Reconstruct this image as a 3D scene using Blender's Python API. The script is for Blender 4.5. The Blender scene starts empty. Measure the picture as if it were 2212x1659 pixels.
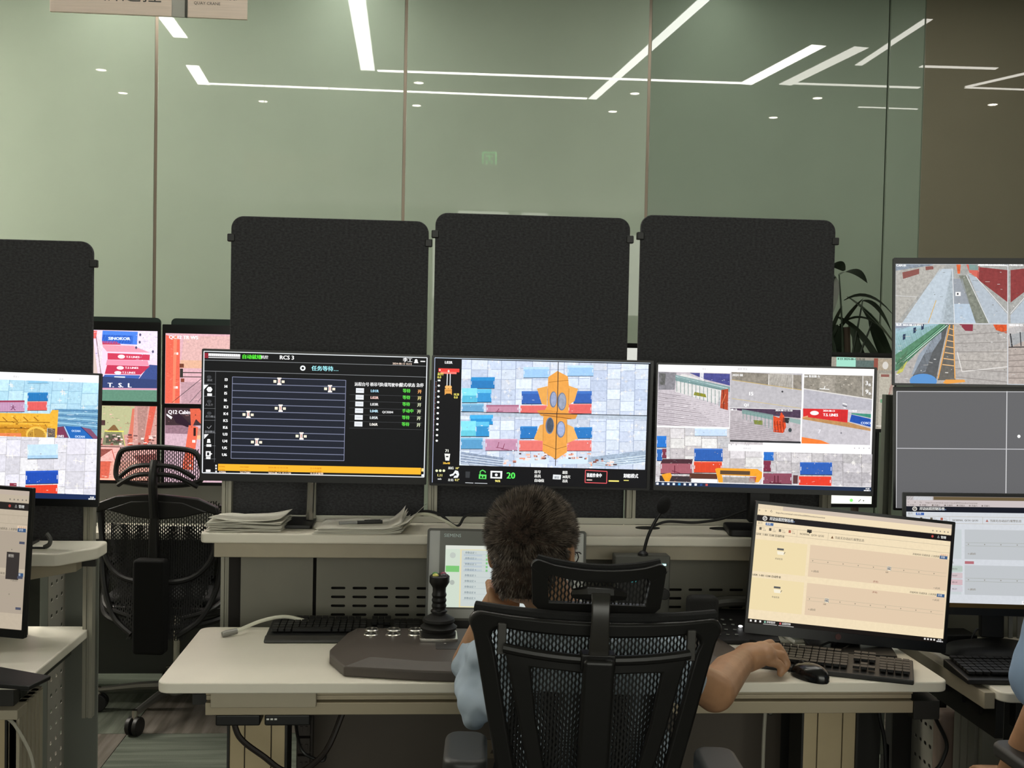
import bpy, bmesh, math, random
from mathutils import Vector, Matrix, Euler, noise
R=math.radians; PI=math.pi
STRIP=20; WINS=3.1
rnd=random.Random(7)
col=bpy.context.scene.collection
sc=bpy.context.scene
# ------------------------------------------------------------ camera, world, exposure
cam=bpy.data.cameras.new('camera'); cam.sensor_width=36; cam.lens=36*2400/2212; cam.clip_start=.05
co=bpy.data.objects.new('camera',cam); col.objects.link(co)
co.matrix_world=Matrix.Translation((0,0,1.52))@Matrix.Rotation(R(-4.2),4,'Z')@Matrix.Rotation(R(90-1.9),4,'X')@Matrix.Rotation(R(1.2),4,'Z')
sc.camera=co
w=bpy.data.worlds.new('world'); sc.world=w; w.use_nodes=True
w.node_tree.nodes['Background'].inputs[0].default_value=(.55,.6,.7,1)
w.node_tree.nodes['Background'].inputs[1].default_value=.5
sc.view_settings.view_transform='Standard'; sc.view_settings.look='None'
sc.view_settings.gamma=1; sc.view_settings.use_curve_mapping=False
sc.view_settings.exposure=.6
CEIL=3.5
# ------------------------------------------------------------ colour and materials
def lin(c):
    if isinstance(c,str):
        c=c.lstrip('#'); c=c if len(c)==6 else ''.join(x*2 for x in c); c=[int(c[i:i+2],16)/255 for i in (0,2,4)]
    return tuple(x/12.92 if x<=.04045 else ((x+.055)/1.055)**2.4 for x in c[:3])
MATS={}
def mat(name,c,rough=.5,metal=0,spec=.5,noise=0,scale=60,bump=0,coat=0,sheen=0,bscale=None,emit=0,stretch=None,dark=.7):
    if name in MATS: return MATS[name]
    m=bpy.data.materials.new(name); m.use_nodes=True; nt=m.node_tree; N=nt.nodes; L=nt.links
    b=N['Principled BSDF']; c=lin(c)
    b.inputs['Base Color'].default_value=(*c,1); b.inputs['Roughness'].default_value=rough
    b.inputs['Metallic'].default_value=metal; b.inputs['Specular IOR Level'].default_value=spec
    if coat: b.inputs['Coat Weight'].default_value=coat; b.inputs['Coat Roughness'].default_value=.03
    if sheen: b.inputs['Sheen Weight'].default_value=sheen
    if emit: b.inputs['Emission Color'].default_value=(*c,1); b.inputs['Emission Strength'].default_value=emit
    if noise or bump:
        t=N.new('ShaderNodeTexCoord'); src=t.outputs['Object']
        if stretch:
            mp=N.new('ShaderNodeMapping'); mp.inputs['Scale'].default_value=stretch; L.new(src,mp.inputs[0]); src=mp.outputs[0]
    if noise:
        n=N.new('ShaderNodeTexNoise'); n.inputs['Scale'].default_value=scale; n.inputs['Detail'].default_value=5; L.new(src,n.inputs['Vector'])
        r=N.new('ShaderNodeMapRange'); r.inputs[1].default_value=.3; r.inputs[2].default_value=.7
        L.new(n.outputs[0],r.inputs[0])
        mx=N.new('ShaderNodeMix'); mx.data_type='RGBA'
        mx.inputs[6].default_value=(*[x*(1-noise) for x in c],1); mx.inputs[7].default_value=(*[min(1,x*(1+noise)) for x in c],1)
        L.new(r.outputs[0],mx.inputs[0]); L.new(mx.outputs[2],b.inputs['Base Color'])
    if bump:
        n2=N.new('ShaderNodeTexNoise'); n2.inputs['Scale'].default_value=bscale or scale; n2.inputs['Detail'].default_value=4; L.new(src,n2.inputs['Vector'])
        bp=N.new('ShaderNodeBump'); bp.inputs['Strength'].default_value=bump; bp.inputs['Distance'].default_value=.002
        L.new(n2.outputs[0],bp.inputs['Height']); L.new(bp.outputs[0],b.inputs['Normal'])
    MATS[name]=m; return m
def emis(name,c,s):
    if name in MATS: return MATS[name]
    m=bpy.data.materials.new(name); m.use_nodes=True; nt=m.node_tree
    b=nt.nodes['Principled BSDF']; c=lin(c)
    b.inputs['Base Color'].default_value=(0.02,.02,.02,1); b.inputs['Emission Color'].default_value=(*c,1); b.inputs['Emission Strength'].default_value=s
    MATS[name]=m; return m
def screenmat(gain):
    k='screen_%.2f'%gain
    if k in MATS: return MATS[k]
    m=bpy.data.materials.new(k); m.use_nodes=True; nt=m.node_tree; N=nt.nodes; L=nt.links
    b=N['Principled BSDF']; b.inputs['Base Color'].default_value=(.008,.008,.01,1); b.inputs['Roughness'].default_value=.4; b.inputs['Specular IOR Level'].default_value=.12
    a=N.new('ShaderNodeAttribute'); a.attribute_name='col'
    t=N.new('ShaderNodeTexCoord'); n=N.new('ShaderNodeTexNoise'); n.inputs['Scale'].default_value=110; n.inputs['Detail'].default_value=6; n.inputs['Roughness'].default_value=.65
    L.new(t.outputs['Object'],n.inputs['Vector'])
    r=N.new('ShaderNodeMapRange'); r.inputs[1].default_value=.3; r.inputs[2].default_value=.7; r.inputs[3].default_value=-.7; r.inputs[4].default_value=.6
    L.new(n.outputs[0],r.inputs[0])
    mu=N.new('ShaderNodeMath'); mu.operation='MULTIPLY_ADD'; mu.inputs[2].default_value=1
    L.new(r.outputs[0],mu.inputs[0]); L.new(a.outputs['Alpha'],mu.inputs[1])
    vm=N.new('ShaderNodeVectorMath'); vm.operation='SCALE'; L.new(a.outputs['Color'],vm.inputs[0]); L.new(mu.outputs[0],vm.inputs['Scale'])
    L.new(vm.outputs[0],b.inputs['Emission Color']); b.inputs['Emission Strength'].default_value=gain*.78
    MATS[k]=m; return m
# ------------------------------------------------------------ object helpers
def tag(o,label=None,cat=None,group=None,kind=None):
    for k,v in (('label',label),('category',cat),('group',group),('kind',kind)):
        if v: o[k]=v
    return o
def link(name,me,m=None,parent=None,loc=None,rot=None):
    o=bpy.data.objects.new(name,me); col.objects.link(o)
    if m is not None and me is not None and not me.materials: me.materials.append(m)
    if parent: o.parent=parent
    if loc: o.location=loc
    if rot: o.rotation_euler=rot
    return o
def thing(name,loc,label,cat,group=None,rot=(0,0,0)):
    o=bpy.data.objects.new(name,None); col.objects.link(o); o.location=loc; o.rotation_euler=rot; o.empty_display_size=.05
    return tag(o,label,cat,group)
def dup(root,loc=None,rot=None,label=None,group=None):
    def cp(o,par):
        c=o.copy(); col.objects.link(c); c.parent=par
        for ch in o.children: cp(ch,c)
        return c
    r=cp(root,None)
    if loc: r.location=loc
    if rot: r.rotation_euler=rot
    if label: r['label']=label
    if group: r['group']=group
    return r
def spline(pts,k=6,closed=False):
    pts=[Vector(p) for p in pts]; n=len(pts); out=[]
    if n<3 : return pts
    rng=range(n) if closed else range(n-1)
    for i in rng:
        if closed: p0,p1,p2,p3=pts[i-1],pts[i],pts[(i+1)%n],pts[(i+2)%n]
        else: p0=pts[max(i-1,0)];p1=pts[i];p2=pts[i+1];p3=pts[min(i+2,n-1)]
        for j in range(k):
            t=j/k
            out.append(.5*((2*p1)+(p2-p0)*t+(2*p0-5*p1+4*p2-p3)*t*t+(3*p1-p0-3*p2+p3)*t**3))
    if not closed: out.append(pts[-1])
    return out
class MB:
    def __init__(s): s.v=[];s.f=[]
    def add(s,vs,fs):
        o=len(s.v); s.v+=[tuple(v) for v in vs]; s.f+=[tuple(i+o for i in f) for f in fs]; return s
    def box(s,x0,x1,y0,y1,z0,z1,M=None):
        vs=[Vector(p) for p in ((x0,y0,z0),(x1,y0,z0),(x1,y1,z0),(x0,y1,z0),(x0,y0,z1),(x1,y0,z1),(x1,y1,z1),(x0,y1,z1))]
        if M: vs=[M@v for v in vs]
        return s.add(vs,[(0,3,2,1),(4,5,6,7),(0,1,5,4),(1,2,6,5),(2,3,7,6),(3,0,4,7)])
    def prism(s,pts,a,b,axis='z',M=None):
        n=len(pts)
        def mk(p,t):
            v={'z':(p[0],p[1],t),'y':(p[0],t,p[1]),'x':(t,p[0],p[1])}[axis]; v=Vector(v); return M@v if M else v
        A=[mk(p,a) for p in pts]; B=[mk(p,b) for p in pts]
        ar=sum(pts[i][0]*pts[(i+1)%n][1]-pts[(i+1)%n][0]*pts[i][1] for i in range(n))
        fs=[tuple(range(n))[::-1],tuple(range(n,2*n))]+[(i,(i+1)%n,n+(i+1)%n,n+i) for i in range(n)]
        if (ar<0)!=(axis=='y'): fs=[f[::-1] for f in fs]
        if b<a: fs=[f[::-1] for f in fs]
        return s.add(A+B,fs)
    def tube(s,pts,r,n=8,cap=True,closed=False,sx=1,up=(0,0,1)):
        pts=[Vector(p) for p in pts]; m=len(pts); rs=r if isinstance(r,(list,tuple)) else [r]*m
        if len(rs)!=m: rs=[rs[0]+(rs[-1]-rs[0])*i/(m-1) for i in range(m)]
        vs=[];X=None
        for i,p in enumerate(pts):
            a=pts[(i-1)%m] if (closed or i>0) else p; b=pts[(i+1)%m] if (closed or i<m-1) else p
            t=(b-a).normalized()
            if X is None:
                u=Vector(up); 
                if abs(t.dot(u))>.9: u=Vector((1,0,0)) if abs(t.x)<.9 else Vector((0,1,0))
                X=t.cross(u).normalized()
            X=(X-t*X.dot(t)).normalized(); Y=t.cross(X)
            for k in range(n):
                an=2*PI*k/n; vs.append(p+X*math.cos(an)*rs[i]*sx+Y*math.sin(an)*rs[i])
        fs=[]
        for i in range(m if closed else m-1):
            j=(i+1)%m
            for k in range(n): fs.append((i*n+k,i*n+(k+1)%n,j*n+(k+1)%n,j*n+k))
        if cap and not closed: fs+= [tuple(range(n))[::-1],tuple((m-1)*n+k for k in range(n))]
        return s.add(vs,fs)
    def cyl(s,p0,p1,r0,r1=None,n=20): return s.tube([p0,p1],[r0,r0 if r1 is None else r1],n)
    def lathe(s,prof,c=(0,0,0),n=24,M=None,sy=1):
        vs=[];c=Vector(c)
        for r,z in prof:
            for k in range(n):
                a=2*PI*k/n; v=c+Vector((r*math.cos(a),r*math.sin(a)*sy,z)); vs.append(M@v if M else v)
        fs=[]
        for i in range(len(prof)-1):
            for k in range(n): fs.append((i*n+k,i*n+(k+1)%n,(i+1)*n+(k+1)%n,(i+1)*n+k))
        fs+= [tuple(range(n))[::-1],tuple((len(prof)-1)*n+k for k in range(n))]
        return s.add(vs,fs)
    def ell(s,c,r,n=16,m=10,M=None):
        c=Vector(c); r=(r,)*3 if not hasattr(r,'__len__') else r
        vs=[(0,0,-r[2])];fs=[]
        for i in range(1,m):
            a=-PI/2+PI*i/m
            for k in range(n):
                b=2*PI*k/n; vs.append((r[0]*math.cos(a)*math.cos(b),r[1]*math.cos(a)*math.sin(b),r[2]*math.sin(a)))
        vs.append((0,0,r[2])); t=len(vs)-1
        for k in range(n):
            fs.append((0,1+(k+1)%n,1+k)); fs.append((t,t-n+k,t-n+(k+1)%n))
        for i in range(m-2):
            for k in range(n): fs.append((1+i*n+k,1+i*n+(k+1)%n,1+(i+1)*n+(k+1)%n,1+(i+1)*n+k))
        return s.add([((M@Vector(v)) if M else Vector(v))+c for v in vs],fs)
    def cap(s,p0,p1,r0,r1,n=14):
        s.cyl(p0,p1,r0,r1,n); s.ell(p0,r0,n,8); return s.ell(p1,r1,n,8)
    def mesh(s,name,smooth=.6):
        me=bpy.data.meshes.new(name); me.from_pydata(s.v,[],s.f); me.update()
        if smooth:
            me.polygons.foreach_set('use_smooth',[True]*len(me.polygons)); me.set_sharp_from_angle(angle=smooth)
        return me
    def build(s,name,m,parent=None,loc=None,rot=None,smooth=.6,bevel=0,seg=2):
        o=link(name,s.mesh(name,smooth),m,parent,loc,rot)
        if bevel:
            b=o.modifiers.new('b','BEVEL'); b.width=bevel; b.segments=seg; b.limit_method='ANGLE'; b.angle_limit=.6; b.harden_normals=True
        return o
def rrect(x0,x1,y0,y1,r,k=5,rs=None):
    rs=rs or (r,)*4; out=[]
    for (cx,cy,a0),r in zip(((x1,y1,0),(x0,y1,90),(x0,y0,180),(x1,y0,270)),rs):
        sx=1 if cx==x1 else -1; sy=1 if cy==y1 else -1
        if r<=0: out.append((cx,cy)); continue
        for i in range(k+1):
            a=R(a0+90*i/k); out.append((cx-sx*r+r*math.cos(a),cy-sy*r+r*math.sin(a)))
    return out
def plate(loops,t):
    """flat plate with holes, thickness t, in the XY plane, as MB"""
    cu=bpy.data.curves.new('p','CURVE'); cu.dimensions='2D'; cu.fill_mode='BOTH'; cu.extrude=t/2
    for lp in loops:
        sp=cu.splines.new('POLY'); sp.points.add(len(lp)-1)
        for i,(x,y) in enumerate(lp): sp.points[i].co=(x,y,0,1)
        sp.use_cyclic_u=True
    ob=bpy.data.objects.new('p',cu); me=ob.to_mesh()
    b=MB(); b.v=[tuple(v.co) for v in me.vertices]; b.f=[tuple(p.vertices) for p in me.polygons]
    ob.to_mesh_clear(); bpy.data.objects.remove(ob); bpy.data.curves.remove(cu); return b
_tc={}
def textmesh(txt,res=2):
    if (txt,res) in _tc: return _tc[txt,res]
    cu=bpy.data.curves.new('t','FONT'); cu.body=txt; cu.size=1.38; cu.resolution_u=res
    ob=bpy.data.objects.new('t',cu); me=ob.to_mesh()
    r=([tuple(v.co) for v in me.vertices],[tuple(p.vertices) for p in me.polygons]); ob.to_mesh_clear()
    bpy.data.objects.remove(ob); bpy.data.curves.remove(cu); _tc[txt,res]=r; return r
def textmb(txt,x,y,z,h,M=None,t=0,bold=0):
    vs,fs=textmesh(txt); b=MB(); 
    P=[Vector((x+v[0]*h,y,z+v[1]*h)) for v in vs]
    return b.add([M@p for p in P] if M else P,fs)
# ------------------------------------------------------------ flat picture shown by a lit screen
class Scr:
    EPS=5e-5
    def __init__(s,W,H,corners):
        s.W,s.H=W,H; s.v=[];s.f=[];s.c=[];s.l=0; s.clip=(0,0,1,1)
        (x0,y0),(x1,y1),(x2,y2),(x3,y3)=corners   # TL TR BR BL in picture units
        # homography unit square -> corners, inverted
        dx1,dx2,sx=x1-x2,x3-x2,x0-x1+x2-x3; dy1,dy2,sy=y1-y2,y3-y2,y0-y1+y2-y3
        d=dx1*dy2-dx2*dy1; g=(sx*dy2-dx2*sy)/d; h=(dx1*sy-sx*dy1)/d
        s.M=Matrix(((x1-x0+g*x1,x3-x0+h*x3,x0),(y1-y0+g*y1,y3-y0+h*y3,y0),(g,h,1))).inverted()
        s.kx=1/(((x1-x0)**2+(y1-y0)**2)**.5); s.ky=1/(((x3-x0)**2+(y3-y0)**2)**.5)
    def m(s,x,y):
        q=s.M@Vector((x,y,1)); return (q[0]/q[2],q[1]/q[2])
    def up(s,n=1): s.l+=n; return s
    def raw(s,pts,c,a=0,clip=True):
        if clip:
            x0,y0,x1,y1=s.clip
            for ax,lim,sg in ((0,x0,1),(0,x1,-1),(1,y0,1),(1,y1,-1)):
                o=[]
                for i in range(len(pts)):
                    p,q=pts[i-1],pts[i]; ip=(p[ax]-lim)*sg>=0; iq=(q[ax]-lim)*sg>=0
                    if ip!=iq:
                        t=(lim-p[ax])/(q[ax]-p[ax]); o.append((p[0]+(q[0]-p[0])*t,p[1]+(q[1]-p[1])*t))
                    if iq: o.append(q)
                pts=o
                if len(pts)<3: return s
        o=len(s.v); s.v+=[((u-.5)*s.W,-s.l*s.EPS,(.5-v)*s.H) for u,v in pts]; s.f.append(tuple(range(o,o+len(pts)))); s.c.append((*lin(c),a)); return s
    def P(s,pts,c,a=0): return s.raw([s.m(*p) for p in pts],c,a)
    def R(s,x,y,w,h,c,a=0):
        u,v=s.m(x,y); w*=s.kx; h*=s.ky; return s.raw([(u,v),(u+w,v),(u+w,v+h),(u,v+h)],c,a)
    def L(s,x0,y0,x1,y1,w,c,a=0):
        d=math.hypot(x1-x0,y1-y0) or 1; nx,ny=-(y1-y0)/d*w/2,(x1-x0)/d*w/2
        return s.P([(x0+nx,y0+ny),(x1+nx,y1+ny),(x1-nx,y1-ny),(x0-nx,y0-ny)],c,a)
    def E(s,cx,cy,rx,ry,c,a=0,n=20):
        u,v=s.m(cx,cy); rx*=s.kx; ry*=s.ky
        return s.raw([(u+rx*math.cos(2*PI*k/n),v+ry*math.sin(2*PI*k/n)) for k in range(n)],c,a)
    def T(s,x,y,h,t,c,b=0,sx=1):
        vs,fs=textmesh(t); u,v=s.m(x,y)
        for dx in ([0] if not b else (-b,0,b)):
            o=len(s.v)
            s.v+=[((u+p[0]*h*s.kx*sx+dx*s.kx-.5)*s.W,-s.l*s.EPS-abs(dx)*1e-7,(.5-(v-p[1]*h*s.ky))*s.H) for p in vs]
            for f in fs: s.f.append(tuple(i+o for i in f)); s.c.append((*lin(c),0))
        return s
    def slabs(s,x0,y0,x1,y1,nx,ny,cols,joint,a=.25,seed=1,skew=0,gap=.05,marks=True):
        """paved yard seen by a camera: uneven slabs between joints"""
        r=random.Random(seed); s.P([(x0,y0),(x1,y0),(x1,y1),(x0,y1)],joint,a); s.up()
        dx=(x1-x0)/nx; dy=(y1-y0)/ny
        xs=[x0+dx*(i+(r.random()-.5)*.35) for i in range(nx+1)]; xs[0]=x0; xs[-1]=x1
        for i in range(nx):
            off=r.random()*.3*dy
            for j in range(-1,ny+1):
                a0=y0+dy*j+off; a1=a0+dy*(1-gap); X0=xs[i]+dx*gap*.5; X1=xs[i+1]-dx*gap*.5
                q=lambda x,y:(min(max(x+skew*(y-y0),x0),x1),min(max(y,y0),y1))
                if min(a1,y1)-max(a0,y0)<2: continue
                c=lin(cols[r.randrange(len(cols))]); g=.93+.18*r.random()
                cc=[min(1,(v*g))**(1/2.4)*1.0 for v in c]
                s.P([q(X0,a0),q(X1,a0),q(X1,a1),q(X0,a1)],'#%02x%02x%02x'%tuple(int(min(255,255*(1.055*min(1,v*g)**(1/2.4)-.055))) for v in c),a)
        s.up()
        if marks:
            for i in range(int(nx*ny*1.2)):
                mx,my=x0+(x1-x0)*r.random(),y0+(y1-y0)*r.random(); d=min(dx,dy)*.18
                s.L(mx-d,my,mx+d,my,d*.22,'#f4efe8',.4); s.L(mx,my-d,mx,my+d,d*.22,'#f4efe8',.4)
            s.up()
        return s
    def speck(s,x0,y0,x1,y1,n,cols,a=4,b=16,seed=1,flat=.5):
        r=random.Random(seed)
        for i in range(n):
            x,y=x0+(x1-x0)*r.random(),y0+(y1-y0)*r.random(); w=a+(b-a)*r.random()**2; h=(a+(b-a)*r.random()**2)*flat; c=cols[r.randrange(len(cols))]
            if r.random()<.4: s.L(x,y,x+w*1.6,y+(r.random()-.5)*h*2,max(2,a*.5),c)
            else: s.P([(x,y),(x+w,y+h*.2),(x+w*.8,y+h),(x-w*.1,y+h*.8)],c,.3)
        return s.up()
    def cont(s,x,y,w,h,c,top=None,th=.25,sk=0,seed=0,rib=True):
        """shipping container: side face with ribs, lighter top, light corner castings"""
        top=top or c
        s.P([(x+sk,y),(x+w+sk*.4,y),(x+w,y+h*th),(x,y+h*th)],top,.15); s.P([(x,y+h*th),(x+w,y+h*th),(x+w,y+h),(x,y+h)],c,.15); s.up()
        if rib:
            n=max(3,int(w/14)); cc='#%02x%02x%02x'%tuple(int(int(c[1+2*i:3+2*i],16)*.86) for i in range(3))
            for k in range(1,n): s.L(x+w*k/n,y+h*th,x+w*k/n,y+h*.96,w/n*.25,cc)
        s.L(x,y+h-2,x+w,y+h-2,max(2,h*.05),'#22242c'); e=max(3,w*.02)
        s.R(x+e,y+h*.35,e,h*.3,'#e8ecf4'); s.R(x+w-2*e,y+h*.35,e,h*.3,'#e8ecf4'); s.up(); return s
    def build(s,parent,gain=1.0):
        me=bpy.data.meshes.new('screen'); me.from_pydata(s.v,[],s.f)
        at=me.color_attributes.new('col','FLOAT_COLOR','CORNER'); buf=[]
        for p,c in zip(me.polygons,s.c): buf+=list(c)*len(p.vertices)
        at.data.foreach_set('color',buf); me.update()
        return link('screen',me,screenmat(gain),parent)
# ------------------------------------------------------------ room
M_ceil=mat('ceiling plaster','#c9c9c2',.9,noise=.04,scale=3)
M_wall=mat('painted wall','#b9b9ae',.85,noise=.04,scale=2)
M_dwall=mat('grey wall','#8a8a80',.85,noise=.04,scale=2)
XL,XR,YB,YW=-5.4,5.6,-4.2,6.0
tag(MB().box(XL-.1,XR+.1,YB,YW+.2,-.12,-.006).build('floor',mat('subfloor','#4b4d47',.95,noise=.2,scale=40)),kind='structure')
fl=bpy.data.objects['floor']
def carpetmat(name,c1,c2,axis,seed):
    m=bpy.data.materials.new(name); m.use_nodes=True; nt=m.node_tree; N=nt.nodes; L=nt.links; b=N['Principled BSDF']; b.inputs['Roughness'].default_value=.95; b.inputs['Specular IOR Level'].default_value=.1
    t=N.new('ShaderNodeTexCoord'); mp=N.new('ShaderNodeMapping'); mp.inputs['Scale'].default_value=(30,2,1) if axis=='x' else (2,30,1); mp.inputs['Location'].default_value=(seed,seed,0)
    L.new(t.outputs['Object'],mp.inputs[0])
    n=N.new('ShaderNodeTexNoise'); n.inputs['Scale'].default_value=.9; n.inputs['Detail'].default_value=3; L.new(mp.outputs[0],n.inputs[0])
    f=N.new('ShaderNodeTexNoise'); f.inputs['Scale'].default_value=260; L.new(t.outputs['Object'],f.inputs[0])
    r=N.new('ShaderNodeMapRange'); r.inputs[1].default_value=.38; r.inputs[2].default_value=.62; L.new(n.outputs[0],r.inputs[0])
    mx=N.new('ShaderNodeMix'); mx.data_type='RGBA'; mx.inputs[6].default_value=(*lin(c1),1); mx.inputs[7].default_value=(*lin(c2),1); L.new(r.outputs[0],mx.inputs[0])
    L.new(mx.outputs[2],b.inputs['Base Color'])
    bp=N.new('ShaderNodeBump'); bp.inputs['Strength'].default_value=.8; bp.inputs['Distance'].default_value=.003; L.new(f.outputs[0],bp.inputs['Height']); L.new(bp.outputs[0],b.inputs['Normal'])
    return m
cm=[carpetmat('carpet tile green stripes across','#4a4e46','#5d6258','y',0),carpetmat('carpet tile brown stripes along','#4f4a43','#67615a','x',3),
    carpetmat('carpet tile green stripes along','#4b4f46','#60645a','x',9),carpetmat('carpet tile brown stripes across','#4f4b44','#655f56','y',5)]
tms=[MB().box(.0015,.4985,.0015,.4985,-.006,0).mesh('carpet_tile') for _ in cm]
for t,m in zip(tms,cm): t.materials.append(m)
rc=random.Random(3)
for i in range(-6,9):
    for j in range(-2,4):
        k=(0 if (i+j)%2 else 1) if rc.random()<.75 else rc.randrange(4)
        if (i,j)==(0,-1): k=1
        if i==2 and j==-1: k=0
        link('carpet_tile',tms[k],None,fl,(-1.64+.5*i,4.33+.5*j,0))
tag(MB().box(XL-.1,XR+.1,YB,YW+.2,CEIL,CEIL+.1).build('ceiling',M_ceil),kind='structure')
tag(MB().box(XL-.1,XL,YB,YW+.2,0,CEIL).build('wall_left',M_wall),kind='structure')
tag(MB().box(XR,XR+.1,YB,YW+.2,0,CEIL).build('wall_right',M_dwall),kind='structure')
# rear wall behind the camera with two faintly mirrored windows; the other panes are added fill light
wins=[(-2.7,-2.0,3.2),(-1.95,-1.2,3.2),(-1.1,-.1,3.2),(0,.35,3.2),(.35,1.08,3.49),(1.28,1.66,3.49),(1.76,2.7,3.2),(2.8,3.8,3.2)]
rw=MB().box(XL,XR,YB-.1,YB,0,.9); xs=XL
for a,b_,h in wins:
    if a>xs: rw.box(xs,a,YB-.1,YB,.9,CEIL)
    rw.box(a,b_,YB-.1,YB,h,CEIL); xs=b_
rw.box(xs,XR,YB-.1,YB,.9,CEIL); tag(rw.build('wall_rear',M_dwall,smooth=0),kind='structure')
for i,(a,b_,h) in enumerate(wins):
    tag(MB().box(a,b_,YB-.09,YB-.08,.9,h).build('window_and_fill_%d'%(i+1),emis('rear window daylight and fill','#e6e6da',WINS)),kind='structure')
# glass wall: green back-coated glass panels, bronze joints
def glassmat(name,c,r):
    m=mat(name,c,r,spec=.0,noise=.03,scale=2.5,coat=1.0); m.node_tree.nodes['Principled BSDF'].inputs['Coat Roughness'].default_value=.012
    return m
G1=glassmat('green coated glass','#98a393',.6); G3=glassmat('green coated glass with painted shade','#7b8778',.6); G2=glassmat('brown coated glass','#6d6959',.6)  # darker right-hand green copy: light fall-off painted into the colour
wb=tag(MB().box(XL,XR,YW+.03,YW+.2,0,CEIL).build('wall_back',M_dwall),kind='structure')
seams=[XL,-4.088,-2.775,-1.462,-.163,1.150,2.480,2.678,4.0,XR]
tilt=[0,.02,-.03,.03,.0,-.05,.12,-.05,.05]
for i in range(len(seams)-1):
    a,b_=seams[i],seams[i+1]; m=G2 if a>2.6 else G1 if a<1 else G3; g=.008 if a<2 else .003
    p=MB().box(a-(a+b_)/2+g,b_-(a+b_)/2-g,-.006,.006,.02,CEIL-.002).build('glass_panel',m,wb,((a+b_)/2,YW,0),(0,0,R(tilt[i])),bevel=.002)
for x in seams[1:-1]:
    big=x<2.4
    MB().box(x-.0075 if big else x-.0025,x+.0075 if big else x+.0025,YW-.004,YW+.03,.0,CEIL).build('joint_strip',mat('bronze joint','#766b5e' if big else '#56604f',.35,.7) if big else mat('dark joint','#5a6654',.6),wb)
# ceiling lights (real, seen as reflections in the glass)
M_strip=emis('lit strip diffuser','#fdfaf0',STRIP); M_house=mat('white luminaire housing','#dcdcd8',.5)
def strip(x0,y0,x1,y1,label,wd=.09,m=None):
    L=math.hypot(x1-x0,y1-y0); a=math.atan2(y1-y0,x1-x0)
    t=thing('ceiling_strip_light',((x0+x1)/2,(y0+y1)/2,CEIL),label,'ceiling light','strip lights in the ceiling',(0,0,a))
    MB().box(-L/2-.004,L/2+.004,-wd/2-.006,wd/2+.006,-.006,0).build('housing',M_house,t)
    MB().box(-L/2,L/2,-wd/2,wd/2,-.009,-.0065).build('diffuser',m or M_strip,t)
S='white ceiling strip light mirrored in the glass, '
strip(-1.665,4.53,-1.64,5.85,S+'left piece behind the hanging sign')
strip(-1.78,3.2,-1.745,3.79,S+'short left leg of the near line')
strip(-1.73,3.235,1.19,3.215,S+'long near line across',.05)
M_strip3=emis('soft strip diffuser','#f6f6ee',STRIP*.7)
strip(1.235,3.2,1.50,5.85,S+'slanting right leg of the near line',.065,M_strip3)
strip(-.49,3.85,-.455,5.85,S+'wide bright piece left of centre',.1,M_strip3)
strip(-.42,3.85,2.22,3.9,S+'long far line across',.05)
strip(2.27,3.87,2.44,4.96,S+'slanting right end of the far line',.1)
M_strip2=emis('dim strip diffuser','#f2eee4',STRIP*.5)
strip(2.56,3.9,2.72,4.96,S+'dimmer slanting piece on the right',.1,M_strip2)
strip(2.62,3.95,3.56,3.975,S+'dimmer line on the right',.05,M_strip2)
strip(2.872,4.52,2.872,5.6,S+'thin dim piece at the brown glass',.05,M_strip2)
strip(3.36,3.27,3.86,3.285,S+'faint thin line at far right',.03,M_strip2)
strip(3.3,4.56,3.82,4.58,S+'dim short line in the brown glass',.05,M_strip2)
strip(3.87,4.05,4.2,4.75,S+'dim slanting piece in the brown glass',.05,M_strip2)
strip(3.87,4.03,4.9,4.04,S+'dim line at the far right edge',.04,M_strip2)
for k,(x,y) in enumerate([(-2.46,3.545),(-2.51,2.786),(-1.41,2.667),(-.13,3.52),(-.156,2.722),(1.53,3.44),(1.468,2.767),(2.94,3.516),(2.826,2.762),(4.34,3.523)]):
    t=thing('downlight',(x,y,CEIL),['small round recessed downlight mirrored in the glass, far left upper','small round downlight mirrored at far left, lower','small round downlight mirrored left of the second joint',
      'round downlight mirrored just right of second joint, upper','round downlight mirrored just right of second joint, lower','round downlight mirrored left of the third joint, upper','round downlight mirrored left of third joint, lower',
      'round downlight mirrored in the right green panel, upper','round downlight mirrored in the right green panel, lower','round downlight mirrored in the brown glass'][k],'downlight','downlights')
    MB().lathe([(.036,0),(.052,-.002),(.054,-.006),(.04,-.007)],n=24).build('trim_ring',M_house,t)
    MB().lathe([(.036,-.0072),(.034,-.008)],n=24).build('lamp',emis('downlight lamp','#fff4e0',STRIP*1.2),t)
t=thing('exit_sign',(.54,.95,CEIL-.12),'small green lit exit sign hanging behind the camera, mirrored faintly in the glass','exit sign')
MB().box(-.09,.09,-.01,.01,-.075,.075).build('case',M_house,t,bevel=.003)
b=MB().box(-.07,-.06,.0105,.012,-.06,.06).box(.06,.07,.0105,.012,-.06,.06).box(-.06,.06,.0105,.012,.05,.06).box(-.035,.035,.0105,.012,.015,.025).box(-.005,.005,.0105,.012,-.03,.02).box(-.03,-.02,.0105,.012,-.06,-.02).box(.02,.03,.0105,.012,-.06,-.02)
b.build('lit_pictogram',emis('green exit light','#5fe07a',5),t); MB().cyl((0,0,.075),(0,0,.12),.004,n=8).build('hanger',M_house,t)
# fill strips added outside the frame to brighten the left glass
for k,y in enumerate((5.4,4.9,4.3)):
    strip(-5.2,y,-3.3,y,'added fill strip beyond the left edge of the view, %s row'%('far','middle','near')[k],.14,emis('added fill strip diffuser','#fff8ec',STRIP*3))
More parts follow.
